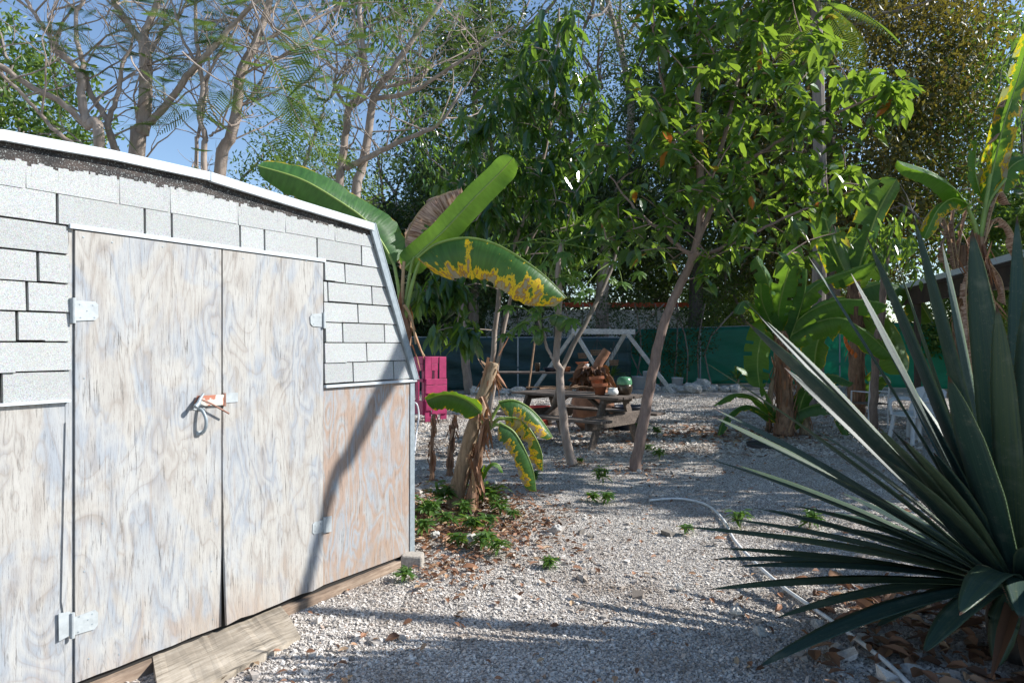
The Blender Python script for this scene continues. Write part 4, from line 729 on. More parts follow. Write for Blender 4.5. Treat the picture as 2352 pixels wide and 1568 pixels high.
# --- background trees
def cloudtree(label, cx, cy, H, Rr, n, L, mat, trunkr=.22, low=.25, name='background_tree', dens=.55, grp=None, squash=1.0, barkm='bark_grey'):
    root = tree(name, label, 'tree', (cx, cy, 0), grp); m = MB(); nodes = []; tips = []
    P = limb(m, [(cx, cy, 0), (cx+rng.normal(0, .2), cy, H*.3), (cx+rng.normal(0, .4), cy, H*.6), (cx+rng.normal(0, .5), cy, H*.92)], trunkr, trunkr*.25, nodes, 8, 14)
    nodes = [p for p in nodes if p[2] > H*low*.8]
    for _ in range(16): a = rng.uniform(0, 6.28); p = nodes[rng.integers(len(nodes))]; grow(m, p, np.array([math.cos(a), math.sin(a), .7]), Rr*.6, trunkr*.3, 1, tips, nodes, .3, .2, (2, 3), 5)
    put(m, 'trunk', M[barkm], root); k = max(40, n//60); cz = H*(low+1)/2; rz = H*(1-low)/2
    d = nrm(rng.normal(0, 1, (k, 3))); rad = rng.uniform(.35, 1, (k, 1))**.6; Cc = np.array([cx, cy, cz])+d*rad*np.array([Rr, Rr*squash, rz])*rng.uniform(.85, 1.1, (k, 1))
    per = n//k; N_ = k*per; pts = np.repeat(Cc, per, 0)+rng.normal(0, 1, (N_, 3))*np.array([Rr*.10, Rr*.10, rz*.065])*np.repeat(rng.uniform(.6, 1.3, (k, 1)), per, 0)
    D = nrm(rng.normal(0, 1, (N_, 3))+[0, 0, -.3]); Nn = rng.normal(0, 1, (N_, 3))+[0, 0, .8]; l = L*rng.uniform(.6, 1.2, N_)
    rn = np.clip(rng.random(N_)*.7+np.repeat(rng.uniform(0, .35, k), per), 0, 1); c = MB(); leafcloud(c, pts, D, Nn, l, l*.42, rn, prof=((0, .2), (.5, 1), (1, .05)), fold=.2)
    put(c, 'crown', M[mat], root)
cloudtree('leafy green tree at the far left edge, above the shed roof', -10.4, 14.2, 8.3, 2.0, 17000, .15, 'fine_l', .14, .25)
cloudtree('small leaved olive green tree behind the slim trunks right of the roof peak', -5.8, 19.5, 8.8, 2.2, 13000, .12, 'fine_l', .15, .2)
cloudtree('tall dark evergreen with narrow pointed top, left of the picture centre', -1.4, 24, 14.6, 2.9, 30000, .17, 'fine', .22, .15)
cloudtree('dark bushy tree low behind the fence, left of the picture centre', -3.6, 26, 8.5, 3.0, 20000, .18, 'fine', .2, .05)
cloudtree('thin crowned grey tree high up between the two broad leaved crowns', 3.6, 27, 17.5, 4.2, 21000, .15, 'fine', .3, .3, barkm='bark_tan')
cloudtree('dense dark tree behind the fence at the picture centre', 1.2, 28.5, 10, 3.4, 24000, .19, 'fine', .22, .36)
cloudtree('dark thick trunked tree standing behind the green fence, right of centre', 7.4, 28, 14, 4.6, 30000, .18, 'fine', .36, .27, barkm='bark_dark')
cloudtree('huge rusty brown and green tree filling the upper right', 12.3, 26, 17.5, 5.4, 80000, .21, 'fine_brown', .35, .2)
cloudtree('bright green leafy tree behind the rusty crown at the right edge', 17.5, 24, 13.5, 4.4, 26000, .2, 'fine_l', .3, .15)
cloudtree('dark tree low behind the green fence at far right', 13.5, 31, 8.5, 4.2, 16000, .2, 'fine', .25, .1)
cloudtree('yellow green sunlit bushes above the green fence, right of the dark trunk', 9.8, 29, 5.2, 2.8, 12000, .16, 'fine_l', .12, .15)
cloudtree('hedge like tree behind the dark fence beside the shed', -5.6, 24.5, 6.5, 2.6, 16000, .18, 'fine', .2, .05)
cloudtree('dense dark tree far behind the white frame and the dark fence', 4.6, 36, 11, 5.0, 26000, .26, 'fine', .3, .02)
cloudtree('dense dark tree far behind, between the broad leaved crowns', -1.5, 34, 12, 4.0, 22000, .26, 'fine', .3, .02)
cloudtree('dense dark tree far behind the banana clump', 11.0, 36, 14, 5.5, 30000, .28, 'fine', .3, .02)
cloudtree('rounded green bush above the green fence beside the carport roof', 15.5, 22, 4.6, 2.4, 12000, .2, 'fine_l', .1, .1)
cloudtree('glossy leaved shrub behind the tall banana at the right edge', 11.5, 15.2, 5.2, 1.6, 9000, .2, 'fine_l', .1, .3)
m = MB(); lo = []
for k in range(9):
    px = 960+k*62+rng.normal(0, 12); x = (px-CX)/F*24.6
root = tree('hedge', 'scraggly leafy hedge showing just above the dark fence', 'hedge', (0, 24.8, 0)); n = 15000; Xh = rng.uniform(-4.6, 7.5, n); Zh = rng.uniform(.8, 3.3, n)+.5*np.sin(Xh*1.9); Yh = rng.normal(24.9, .3, n); k = (np.sin(Xh*5+Zh*3)+rng.normal(0, 1, n)) > -.5; n = k.sum()
leafcloud(m, np.stack([Xh[k], Yh[k], Zh[k]], -1), rng.normal(0, 1, (n, 3)), rng.normal(0, 1, (n, 3))+[0, 0, .5], .11, .05, rng.random(n), prof=((0, .2), (.5, 1), (1, .05)), fold=.2); put(m, 'foliage', M['fine'], root)
m = MB()
for x in np.linspace(-4.4, 7.3, 26): m.tube(resample([(x, 24.9, 0), (x+rng.normal(0, .2), 24.9, 1.5), (x+rng.normal(0, .4), 24.9, 3)], 6), .03, 5)
put(m, 'stems', M['bark_grey'], root)
root = tree('slim_tree', 'slim grey trunk standing in front of the dark fence behind the pink stand', 'tree', at(1078, 905, 20.8)*[1, 1, 0]); m = MB(); nodes = []
limb(m, [at(1078, 905, 20.8)*[1, 1, 0]]+tr([(1066, 800), (1058, 700), (1065, 560), (1085, 420)], 20.8), .15, .08, nodes)
for _ in range(12): grow(m, nodes[-rng.integers(1, 12)], np.array([rng.normal(), rng.normal(), .8]), 1.6, .04, 1, [], nodes)
put(m, 'trunk', M['bark_grey'], root, True); c = MB(); leafclusters(c, [p+rng.normal(0, .3, 3) for p in nodes if p[2] > 4.2 for _ in range(3)], 8, .18, .08, .25); put(c, 'crown', M['avo'], root)
# palm fronds high at the right, and one off to the side
def palm(p, h, label, n=16, L=2.2, r=.13):
    root = tree('palm_tree', label, 'palm', p); m = MB(); m.tube(resample([(p[0], p[1], 0), (p[0]+.1, p[1], h*.5), (p[0], p[1], h)], 12), np.linspace(r*1.2, r, 12), 10, rough=.04); put(m, 'trunk', M['bark_grey'], root)
    f = MB()
    for k in range(n):
        a = rng.uniform(0, 6.28); el = rng.uniform(-.4, 1.1); d = np.array([math.cos(a)*math.cos(el), math.sin(a)*math.cos(el), math.sin(el)]); t = np.linspace(0, 1, 40); ax = np.array([p[0], p[1], h])+d*L*t[:, None]+np.array([0, 0, -.9])*L*.5*(t**2)[:, None]; sd = nrm(np.cross(d, UP))
        f.tube(ax[::5], np.linspace(.02, .005, 8), 4)
        for sg in (-1, 1): leafcloud(f, ax[5:], np.tile(nrm(sd*sg+d*.5-[0, 0, .35]), (35, 1)), np.tile(UP, (35, 1)), L*.26*np.sin(math.pi*(t[5:]*.8+.15)), .03, .3+.5*rng.random(35), prof=((0, 1), (.6, .8), (1, .05)), droop=.3)
    put(f, 'fronds', M['fine_l'], root)
palm((6.9, 15.5, 0), 9.3, 'palm with arching green fronds high behind the broad leaved crown')
# --- papaya
def papleaf(m, c, R_, nrml, rnd):
    nrml = nrm(nrml); a0 = rdir(); s1 = nrm(np.cross(nrml, a0)); s2 = np.cross(nrml, s1)
    for k in range(7):
        a = -2.4+k*.8; D = s1*math.cos(a)+s2*math.sin(a); l = R_*(1-.12*abs(k-3))
        leafcloud(m, c[None], (D-[0, 0, .25])[None], nrml[None], l, l*.5, rnd, prof=((0, .3), (.25, .55), (.4, 1.), (.55, .5), (.7, .75), (1, .03)), droop=.3, fold=.15)
root = tree('papaya_tree', 'slender papaya tree with green fruit, forked stem in front of the picnic table', 'papaya tree', gp(1314, 1066)); m = MB(); nodes = []; Yp = 8.65
limb(m, [gp(1316, 1068), *tr([(1300, 1010), (1292, 950), (1285, 860), (1277, 825), (1282, 770), (1284, 700), (1283, 610), (1290, 560)], Yp)], .062, .03, nodes); limb(m, tr([(1274, 832), (1258, 800), (1247, 765), (1238, 735)], Yp), .022, .014, nodes)
put(m, 'trunk', M['bark_tan'], root, True); c = MB(); s_ = MB()
for (x, y, sp, k) in ((1290, 560, 75, 13), (1238, 735, 38, 8), (1283, 640, 60, 5)):
    for _ in range(k): q = at(x+rng.normal(0, sp), y+rng.normal(0, sp*.6), Yp+rng.normal(0, .25)); s_.tube(resample([at(x, y, Yp), (at(x, y, Yp)+q)/2+[0, 0, .06], q], 5), .007, 4); papleaf(c, q, .19*rng.uniform(.7, 1.2), np.array([rng.normal(0, .4), -.5, .8]), rng.random())
put(c, 'leaves', M['papaya'], root); put(s_, 'leaf_stalks', M['petiole'], root)
for (x, y, r_) in ((1288, 742, .085), (1272, 735, .06), (1237, 792*.98, .075)): f = MB(); p = at(x, y, Yp-.08); f.lathe([(0, -r_*1.3), (r_*.5, -r_*1.05), (r_*.95, -r_*.3), (r_*.85, r_*.5), (r_*.4, r_*1.1), (0, r_*1.3)], p, 14); put(f, 'fruit', M['fruit'], root, True)
root = tree('young_tree', 'thin grey bare stem leaning to the right between papaya and picnic table', 'tree', gp(1262, 968)); m = MB(); nodes = []; limb(m, [gp(1262, 972), *tr([(1285, 880), (1293, 840), (1330, 770), (1368, 700), (1395, 640), (1420, 560)], 10.0, [-.4, -.5, -.5, -.4, -.3, -.2])], .045, .022, nodes); put(m, 'trunk', M['bark_grey'], root, True)
c = MB(); s_ = MB()
for _ in range(14): q = at(1400+rng.normal(0, 65), 590+rng.normal(0, 40), 9.8+rng.normal(0, .3)); s_.tube(resample([at(1412, 600, 9.8), (at(1412, 600, 9.8)+q)/2+[0, 0, .08], q], 5), .007, 4); papleaf(c, q, .20*rng.uniform(.7, 1.2), np.array([rng.normal(0, .4), -.5, .8]), rng.random())
put(c, 'leaves', M['papaya'], root); put(s_, 'leaf_stalks', M['petiole'], root)
# ------------------------------------------------------------------ banana plants
def blade(root, mid, W_, fl=.25, fr=.25, burn=0., mat='blade', up=UP, ruffle=.008, tear=0, n=34, rib=.012, name='leaf', petl=True, prof=None):
    P = resample(mid, n); T_ = nrm(np.gradient(P, axis=0)); S_ = nrm(np.cross(T_, np.asarray(up, float))); N_ = np.cross(S_, T_); u = np.linspace(0, 1, n)
    w_ = W_*np.minimum(1, np.sqrt(np.clip(u/.10, 0, 1)))*np.sqrt(np.clip((1-u)/.16, 0, 1).clip(0, 1))*(1-.18*u) if prof is None else W_*np.interp(u, prof[0], prof[1])
    cols = [-1, -.75, -.45, -.02, .02, .45, .75, 1]; V = np.zeros((n, 8, 3)); A = np.zeros((n, 8, 3)); ph = rng.uniform(0, 9)
    for j_, c_ in enumerate(cols):
        fo = fl if c_ < 0 else fr; fo2 = fo*(1+.5*abs(c_)); s_ = abs(c_)*w_*(1+rng.normal(0, .02, n)*(abs(c_) > .9))
        V[:, j_] = P+S_*np.sign(c_)*(s_*math.cos(fo2))[:, None]-N_*(s_*math.sin(fo2))[:, None]+N_*(ruffle*.6*abs(c_)*(np.sin(u*17+ph+c_*2)+.6*np.sin(u*39+2*ph))+rng.normal(0, ruffle*.35*abs(c_), n))[:, None]+T_*(.08*abs(c_)*w_)[:, None]
        A[:, j_, 0] = u; A[:, j_, 1] = c_; A[:, j_, 2] = burn
    m = MB(); F_ = []
    cut = {(int(x), s_) for x in rng.uniform(2, n-2, int(tear)) for s_ in (0, 1)} if tear else set()
    for i_ in range(n-1):
        for j_ in range(7):
            if tear and ((i_, 0) in cut and j_ in (0, 1) or (i_+7, 1) in cut and j_ in (5, 6)): continue
            F_.append([i_*8+j_, i_*8+j_+1, (i_+1)*8+j_+1, (i_+1)*8+j_])
    m.add(V.reshape(-1, 3), F_, A.reshape(-1, 3)); o = put(m, name, M[mat], root, True)
    if rib:
        r_ = MB(); r_.tube(P-N_*.004, np.linspace(rib, rib*.25, n), 6); q = r_.build('midrib', M['petiole' if 'dead' not in mat else 'petiole_dry'], o, smooth=True)
    return o
def petiole(root, pts, r0=.02, r1=.012, dry=False): m = MB(); m.tube(resample(pts, 14), np.linspace(r0, r1, 14), 8); put(m, 'petiole', M['petiole_dry' if dry else 'petiole'], root, True)
def stemP(root, pts, r0, r1, mat='fibre', n=24, shag=60, sl=.25, name='stem'):
    m = MB(); P = resample(pts, n); m.tube(P, np.linspace(r0, r1, n)*(1+rng.normal(0, .04, n)), 14, rough=.06)
    put(m, name, M[mat], root, True)
    if shag:
        s_ = MB(); k = rng.integers(2, n-1, shag); a = rng.uniform(0, 6.28, shag); rr = np.linspace(r0, r1, n)[k]; C0 = P[k]+np.stack([np.cos(a)*rr, np.sin(a)*rr, rng.normal(0, .05, shag)], -1)
        D = np.stack([np.cos(a)*.28, np.sin(a)*.28, rng.choice([-1, -1, -1, 1], shag)*rng.uniform(.7, 1, shag)], -1)+rng.normal(0, .12, (shag, 3)); leafcloud(s_, C0, D, np.stack([np.cos(a), np.sin(a), .2+0*a], -1), sl*rng.uniform(.4, 1.3, shag), .035, .35+.6*rng.random(shag), prof=((0, 1), (.3, .8), (.6, .9), (1, .1)), fold=.5, droop=.1)
        put(s_, 'dry_sheaths', M['litter'], root)
# behind shed
YS = 6.2; b = tree('banana_plant', 'banana plant with long arching leaves right behind the shed corner', 'banana plant', at(915, 1000, YS)*[1, 1, 0])
stemP(b, [at(905, 1000, YS)*[1, 1, 0], *tr([(922, 900), (928, 780), (922, 700)], YS)], .09, .06, 'fibre_dark', shag=40)
petiole(b, tr([(922, 730), (918, 680), (908, 620), (902, 600)], YS)); blade(b, tr([(905, 607), (880, 560), (840, 505), (770, 455), (690, 410), (592, 380)], YS, [0, -.05, -.1, -.2, -.3, -.4]), .26, 1.25, -.1, .04, 'blade', up=(0, -.6, 1))
petiole(b, tr([(926, 740), (935, 670), (945, 610), (952, 590)], YS)); blade(b, tr([(928, 618), (960, 585), (1020, 530), (1090, 455), (1150, 395), (1180, 362)], YS, [0, 0, -.05, -.1, -.15, -.2]), .145, .35, .1, .0, 'blade_bright', up=(.55, -.75, .35))
petiole(b, tr([(925, 720), (925, 650), (928, 600)], YS), .02, .014, True); blade(b, tr([(924, 620), (928, 565), (950, 505), (992, 458), (1060, 432)], YS+.12), .24, .7, .35, 1., 'blade_dead', up=(-.3, -.9, .4), ruffle=.07, tear=12)
petiole(b, tr([(930, 730), (945, 660), (960, 610), (975, 585)], YS-.05)); blade(b, tr([(958, 592), (1000, 560), (1065, 545), (1130, 556), (1195, 590), (1255, 635), (1303, 683)], YS-.1, [0, -.05, -.1, -.15, -.2, -.2, -.2]), .37, .15, 1.3, .62, 'blade', up=(0, .25, 1), ruffle=.014)
petiole(b, tr([(930, 740), (950, 760), (965, 800), (975, 818)], YS), .012, .008, True); petiole(b, tr([(928, 700), (945, 730), (955, 790)], YS-.1), .014, .007, True)
for k, (x, y) in enumerate(((905, 700), (912, 770), (935, 690))): blade(b, tr([(925, 690), (x+rng.normal(0, 6), (y+690)/2), (x+8, y+50)], YS-.05), .07, .9, .9, 1., 'blade_dead', up=(0, -1, .3), ruffle=.03, tear=4, n=16, rib=.006)
# broken leaning stem
YC = 6.4; b = tree('dead_banana_plant', 'thick dead banana stem leaning right with a frayed broken top', 'banana stem', gp(1045, 1150))
stemP(b, [gp(1042, 1165), *tr([(1062, 1080), (1085, 990), (1105, 920), (1125, 860), (1133, 832)], YC)], .08, .05, shag=22, sl=.22)
m = MB(); C0 = np.tile(at(1128, 866, YC), (26, 1))+rng.normal(0, .02, (26, 3)); leafcloud(m, C0, np.stack([rng.normal(.1, .35, 26), rng.normal(0, .3, 26), rng.choice([-1, 1], 26, p=[.7, .3])*rng.uniform(.6, 1, 26)], -1), rng.normal(0, 1, (26, 3)), rng.uniform(.08, .2, 26), .035, rng.uniform(.5, 1, 26), prof=((0, 1), (.5, .9), (1, .1)), fold=.6); put(m, 'frayed_top', M['litter'], b)
# small drooping banana
YD = 6.3; b = tree('banana_plant', 'small banana plant with drooping burnt leaves in front of the leaning dead stem', 'banana plant', gp(1078, 1165))
stemP(b, [gp(1078, 1175), *tr([(1090, 1100), (1100, 1040), (1112, 990), (1116, 960)], YD)], .052, .03, 'fibre_dark', shag=34, sl=.2)
petiole(b, tr([(1114, 985), (1108, 962), (1104, 948)], YD)); blade(b, tr([(1106, 946), (1080, 922), (1045, 907), (1010, 907), (978, 918)], YD-.1), .17, .15, 1.1, .14, 'blade', up=(0, .5, 1))
petiole(b, tr([(1116, 985), (1132, 955), (1150, 925)], YD)); blade(b, tr([(1145, 922), (1180, 918), (1215, 935), (1245, 965), (1270, 1003)], YD-.1), .16, .2, 1.15, .5, 'blade', up=(0, .5, 1))
petiole(b, tr([(1117, 990), (1138, 975), (1160, 982)], YD)); blade(b, tr([(1148, 970), (1180, 990), (1205, 1030), (1225, 1080), (1232, 1128)], YD-.2), .15, .5, .7, .5, 'blade', up=(.6, -.3, .6))
petiole(b, tr([(1116, 990), (1145, 962), (1175, 965)], YD+.1)); blade(b, tr([(1160, 958), (1195, 962), (1225, 995), (1245, 1040), (1247, 1082)], YD+.1), .13, .3, 1.1, .95, 'blade', up=(.5, 0, .8), ruffle=.03)
blade(b, tr([(1100, 1110), (1112, 1080), (1130, 1062), (1148, 1068), (1156, 1085)], YD), .05, .5, .5, .0, 'blade_bright', n=16); blade(b, tr([(1100, 1110), (1104, 1085), (1112, 1066)], YD), .05, .3, .3, .3, 'blade_bright', n=14)
for (x0, y0, x1, y1, r_, lb) in ((993, 1103, 997, 950, .026, 'thin dead brown stem, the one nearer the shed corner'), (1032, 1092, 1046, 952, .036, 'dead brown stem between the thinner one and the leaning banana stem')):
    b = tree('dead_plant', lb, 'stem', gp(x0, y0)); p = gp(x0, y0); Y_ = p[1]; stemP(b, [p, at((x0+x1)/2-3, (y0+y1)/2, Y_), at(x1, y1, Y_)], r_, r_*.7, 'fibre_dark', 16, 26, .12)
# right banana clump
YR = 11.4; g0 = gp(1800, 1003)
b = tree('banana_clump', 'clump of banana plants with upright green leaves and shaggy trunk, left of the chairs', 'banana clump', g0)
stemP(b, [g0, *tr([(1803, 930), (1797, 850), (1792, 760)], YR)], .16, .11, 'fibre_dark', shag=120, sl=.3)
stemP(b, [gp(1850, 1000), *tr([(1845, 930), (1835, 860)], YR+.2)], .09, .06, 'fibre', shag=40); stemP(b, [gp(1765, 990), *tr([(1768, 930), (1775, 870)], YR)], .05, .03, 'fibre', shag=16)
L_ = [([(1790, 770), (1788, 720), (1800, 660), (1830, 560)], .30, .2, .2, 'blade_bright', (-.2, -.9, .3)), ([(1785, 770), (1775, 700), (1762, 640), (1735, 590)], .26, .3, .3, 'blade', (.2, -.9, .3)), ([(1795, 760), (1830, 700), (1880, 650), (1950, 622), (2010, 600)], .30, .3, .8, 'blade_bright', (0, -.5, .8)),
      ([(1800, 770), (1850, 720), (1920, 690), (1990, 690), (2040, 700)], .34, .2, .8, 'blade_bright', (0, -.4, .9)), ([(1780, 780), (1760, 760), (1745, 790), (1740, 840), (1745, 890)], .30, .2, .2, 'blade_bright', (0, -1, .1)), ([(1770, 760), (1740, 710), (1710, 690), (1690, 720)], .2, .5, .5, 'blade', (0, -.3, 1)),
      ([(1800, 780), (1860, 745), (1930, 730), (2000, 770), (2050, 820)], .36, .1, .9, 'blade_bright', (0, -.3, 1)), ([(1800, 960), (1870, 930), (1930, 940), (1945, 1000)], .22, .3, .6, 'blade', (0, -.4, .9)), ([(1790, 960), (1730, 910), (1680, 905), (1640, 930)], .14, .3, .6, 'blade_bright', (0, -.2, 1)), ([(1790, 970), (1720, 930), (1670, 955), (1650, 1000)], .14, .3, .6, 'blade', (0, -.2, 1)), ([(1790, 960), (1740, 870), (1690, 840)], .16, .3, .5, 'blade', (0, -.6, .8)),
      ([(1810, 790), (1835, 720), (1850, 660), (1852, 590)], .22, .3, .3, 'blade', (.5, -.8, .2)), ([(1800, 790), (1770, 740), (1750, 690), (1748, 650)], .2, .3, .3, 'blade_bright', (-.5, -.8, .2)), ([(1825, 990), (1850, 900), (1900, 860), (1960, 880)], .2, .3, .5, 'blade', (0, -.5, .9))]
for pts, W_, fl, fr, mt, up in L_: n_ = len(pts); blade(b, tr(pts, YR, list(np.linspace(0, -.5, n_))), W_*.82, fl, fr, .1*rng.random(), mt, up, ruffle=.02, n=26, tear=3)
YR2 = 13.8; g0 = gp(1975, 960)
b = tree('banana_plant', 'broad leaved banana with hanging orange flower spike, behind the agave tips', 'banana plant', at(1960, 950, YR2)*[1, 1, 0])
stemP(b, [at(1965, 950, YR2)*[1, 1, 0], *tr([(1968, 850), (1966, 730), (1960, 640)], YR2)], .17, .11, 'fibre_dark', shag=80)
for pts, W_, mt, up in (([(1965, 650), (1990, 560), (2020, 480), (2060, 410)], .42, 'blade', (.2, -1, .2)), ([(1965, 660), (2010, 600), (2060, 560), (2110, 560)], .36, 'blade', (0, -.8, .6)), ([(1960, 660), (1930, 600), (1900, 520), (1890, 450)], .34, 'blade', (-.3, -.9, .2)), ([(1965, 690), (2010, 730), (2050, 790), (2070, 860)], .42, 'blade_bright', (0, -1, .3)), ([(1960, 690), (1920, 720), (1880, 780), (1870, 850)], .36, 'blade_bright', (0, -1, .3)), ([(1965, 670), (2030, 650), (2100, 680), (2140, 740)], .4, 'blade', (0, -.6, .8)), ([(1975, 930), (2010, 880), (2030, 860)], .25, 'blade', (0, -.8, .5))):
    blade(b, tr(pts, YR2, list(np.linspace(0, -.4, len(pts)))), W_, .3, .4, .1, mt, up, ruffle=.02, n=24, tear=3)
m = MB()
for k in range(7): p = at(1942-k*1.5+k*k*.9, 770+k*8, YR2-.6); m.lathe([(0, -.05), (.035, 0), (.03, .05), (0, .09)], p, 8)
put(m, 'flower_spike', simple('orange_bract', (.7, .16, .02), .5), b, True)
# slender thorny pole
b = tree('slender_trunk', 'slender pinkish grey pole trunk between banana leaves and white chairs', 'tree', at(2008, 910, 11.9)*[1, 1, 0]); m = MB(); nodes = []
limb(m, [at(2006, 930, 11.9)*[1, 1, 0], *tr([(2008, 890), (2012, 800), (2026, 720), (2030, 640), (2040, 560)], 11.9)], .07, .05, nodes); put(m, 'trunk', M['bark_pink'], b, True); c = MB(); leafclusters(c, [nodes[-1]+rng.normal(0, .25, 3) for _ in range(24)], 7, .2, .08, .08); put(c, 'crown', M['avo2'], b)
# tall banana at right edge
YT = 7.6; b = tree('banana_plant', 'tall banana plant with yellowing top leaf and brown dead leaves at the right edge', 'banana plant', at(2235, 1000, YT)*[1, 1, 0])
stemP(b, [at(2238, 1000, YT)*[1, 1, 0], *tr([(2242, 850), (2246, 700), (2248, 600), (2250, 545)], YT)], .10, .045, 'fibre_dark', shag=110, sl=.35)
petiole(b, tr([(2249, 580), (2240, 520), (2215, 460)], YT), .03, .018); blade(b, tr([(2222, 470), (2190, 430), (2140, 395), (2060, 368)], YT, [0, -.1, -.2, -.3]), .17, .15, .9, .02, 'blade_bright', (0, -.5, .9))
petiole(b, tr([(2250, 560), (2235, 500), (2215, 470)], YT), .02, .014); blade(b, tr([(2225, 468), (2190, 455), (2155, 480), (2122, 548)], YT-.1), .13, .5, .5, .5, 'blade_bright', (0, -.6, .8))
petiole(b, tr([(2250, 560), (2262, 480), (2275, 400)], YT), .028, .02); blade(b, tr([(2262, 470), (2285, 370), (2310, 270), (2345, 160), (2370, 60)], YT, [0, 0, -.1, -.1, -.2]), .19, .5, .5, .72, 'blade_bright', (-.6, -.8, 0), tear=8, ruffle=.03)
petiole(b, tr([(2252, 560), (2270, 470), (2310, 410)], YT), .024, .016); blade(b, tr([(2268, 460), (2300, 410), (2340, 370), (2420, 350)], YT+.1), .17, .3, .4, .2, 'blade_bright', (-.3, -.8, .5), tear=5)
blade(b, tr([(2255, 450), (2240, 390), (2245, 320)], YT+.1), .12, .3, .3, .3, 'blade_bright', (.6, -.7, .1), tear=3)
for pts in ([(2262, 560), (2280, 480), (2300, 440), (2320, 470)], [(2260, 560), (2290, 500), (2330, 540), (2340, 620)], [(2255, 580), (2270, 640), (2290, 720), (2285, 800)], [(2240, 580), (2220, 660), (2225, 760), (2235, 840)], [(2262, 590), (2300, 640), (2310, 700)], [(2330, 260), (2310, 230), (2300, 300), (2270, 330)]): blade(b, tr(pts, YT-.05), .10, 1.0, .9, 1., 'blade_dead', (0, -1, .4), ruffle=.04, tear=6, n=18, rib=.01)
b = tree('banana_plant', 'dry grey leaved banana behind the tall banana, against the bright sky', 'banana plant', (7.6, 11.6, 0)); stemP(b, [(7.6, 11.6, 0), (7.6, 11.6, 1.8), (7.65, 11.6, 3.2)], .13, .07, 'fibre_dark', shag=60)
for pts in ([(2195, 620), (2185, 560), (2170, 500)], [(2200, 620), (2205, 560), (2225, 470)], [(2195, 640), (2165, 580), (2175, 540)], [(2205, 640), (2225, 600), (2230, 540)], [(2200, 600), (2190, 520), (2195, 460)]): blade(b, tr(pts, 11.5), .12, 1., 1., 1., 'blade_dead', (0, -1, .3), n=16, tear=5, ruffle=.04)
# ------------------------------------------------------------------ agave
AC = np.array([2.49, 3.35, .34]); ag = tree('agave_plant', 'huge blue green agave with long sword leaves filling the right foreground', 'agave', (AC[0], AC[1], 0))
def sword(tip, W_, rise=.35, sag=0, name='leaf', b0=None, twist=0, roll=None):
    tip = np.array(tip, float); d = tip-AC; az = nrm(d*[1, 1, 0]) if abs(d[0])+abs(d[1]) > .05 else np.array([-.3, -1, 0])
    base = AC+az*.07*[1, 1, 0] if b0 is None else np.array(b0); L = np.linalg.norm(tip-base); d0 = nrm(nrm(tip-base)+UP*rise)
    n = 26; u = np.linspace(0, 1, n)[:, None]; c1 = base+d0*L*.45; P = (1-u)**2*base+2*u*(1-u)*c1+u*u*tip+np.array([0, 0, -1.])*sag*u**3
    T_ = nrm(np.gradient(P, axis=0)); S_ = nrm(np.cross(np.tile(az, (n, 1)), UP)); N_ = nrm(np.cross(S_, T_)); N_ *= np.sign((N_@(UP-az*.7)))[:, None]; uu = u[:, 0]
    if roll is None: roll = .1*max(0, -az[0])*(1 if az[1] > -.8 else .5)
    ca, sa = math.cos(roll), math.sin(roll); S_, N_ = S_*ca+N_*sa, N_*ca-S_*sa
    if twist: ca, sa = np.cos(twist*uu)[:, None], np.sin(twist*uu)[:, None]; S_, N_ = S_*ca+N_*sa, N_*ca-S_*sa
    w_ = W_*.5*np.interp(uu, [0, .08, .25, .5, .75, .9, .97, 1], [.85, .72, .80, 1., .84, .50, .2, .02]); cs = [(-1, .20), (-.6, .04), (0, -.06), (.6, .04), (1, .20), (.6, -.10), (0, -.26), (-.6, -.10)]
    th = w_*np.interp(uu, [0, .3, 1], [1.3, .75, .45]); V = np.stack([P+S_*(w_*a)[:, None]+N_*(th*c_)[:, None] for a, c_ in cs], 1)
    A = np.zeros((n, 8, 3)); A[..., 0] = uu[:, None]; A[..., 1] = [a for a, _ in cs]; A[..., 2] = rng.random(); m = MB(); q = np.arange(n-1)[:, None]*8; j_ = np.arange(8)[None]; k = (j_+1) % 8
    m.add(V.reshape(-1, 3), np.stack([q+j_, q+k, q+8+k, q+8+j_], -1).reshape(-1, 4), A.reshape(-1, 3))
    for i_ in range(4, n-2):       # marginal teeth
        for e in (0, 4):
            for f_ in (.0, .5): p = V[i_, e]*(1-f_)+V[i_+1, e]*f_; s_ = S_[i_]*(-1 if e == 0 else 1); m.add([p-T_[i_]*.0025, p+T_[i_]*.0025, p+s_*.006+T_[i_]*.002], [[0,1,2]], [[.99, 1, 0]]*3)
    o = put(m, name, M['agave'], ag, True); return o
def tipat(px, py, Y): return at(px, py, Y+.35)
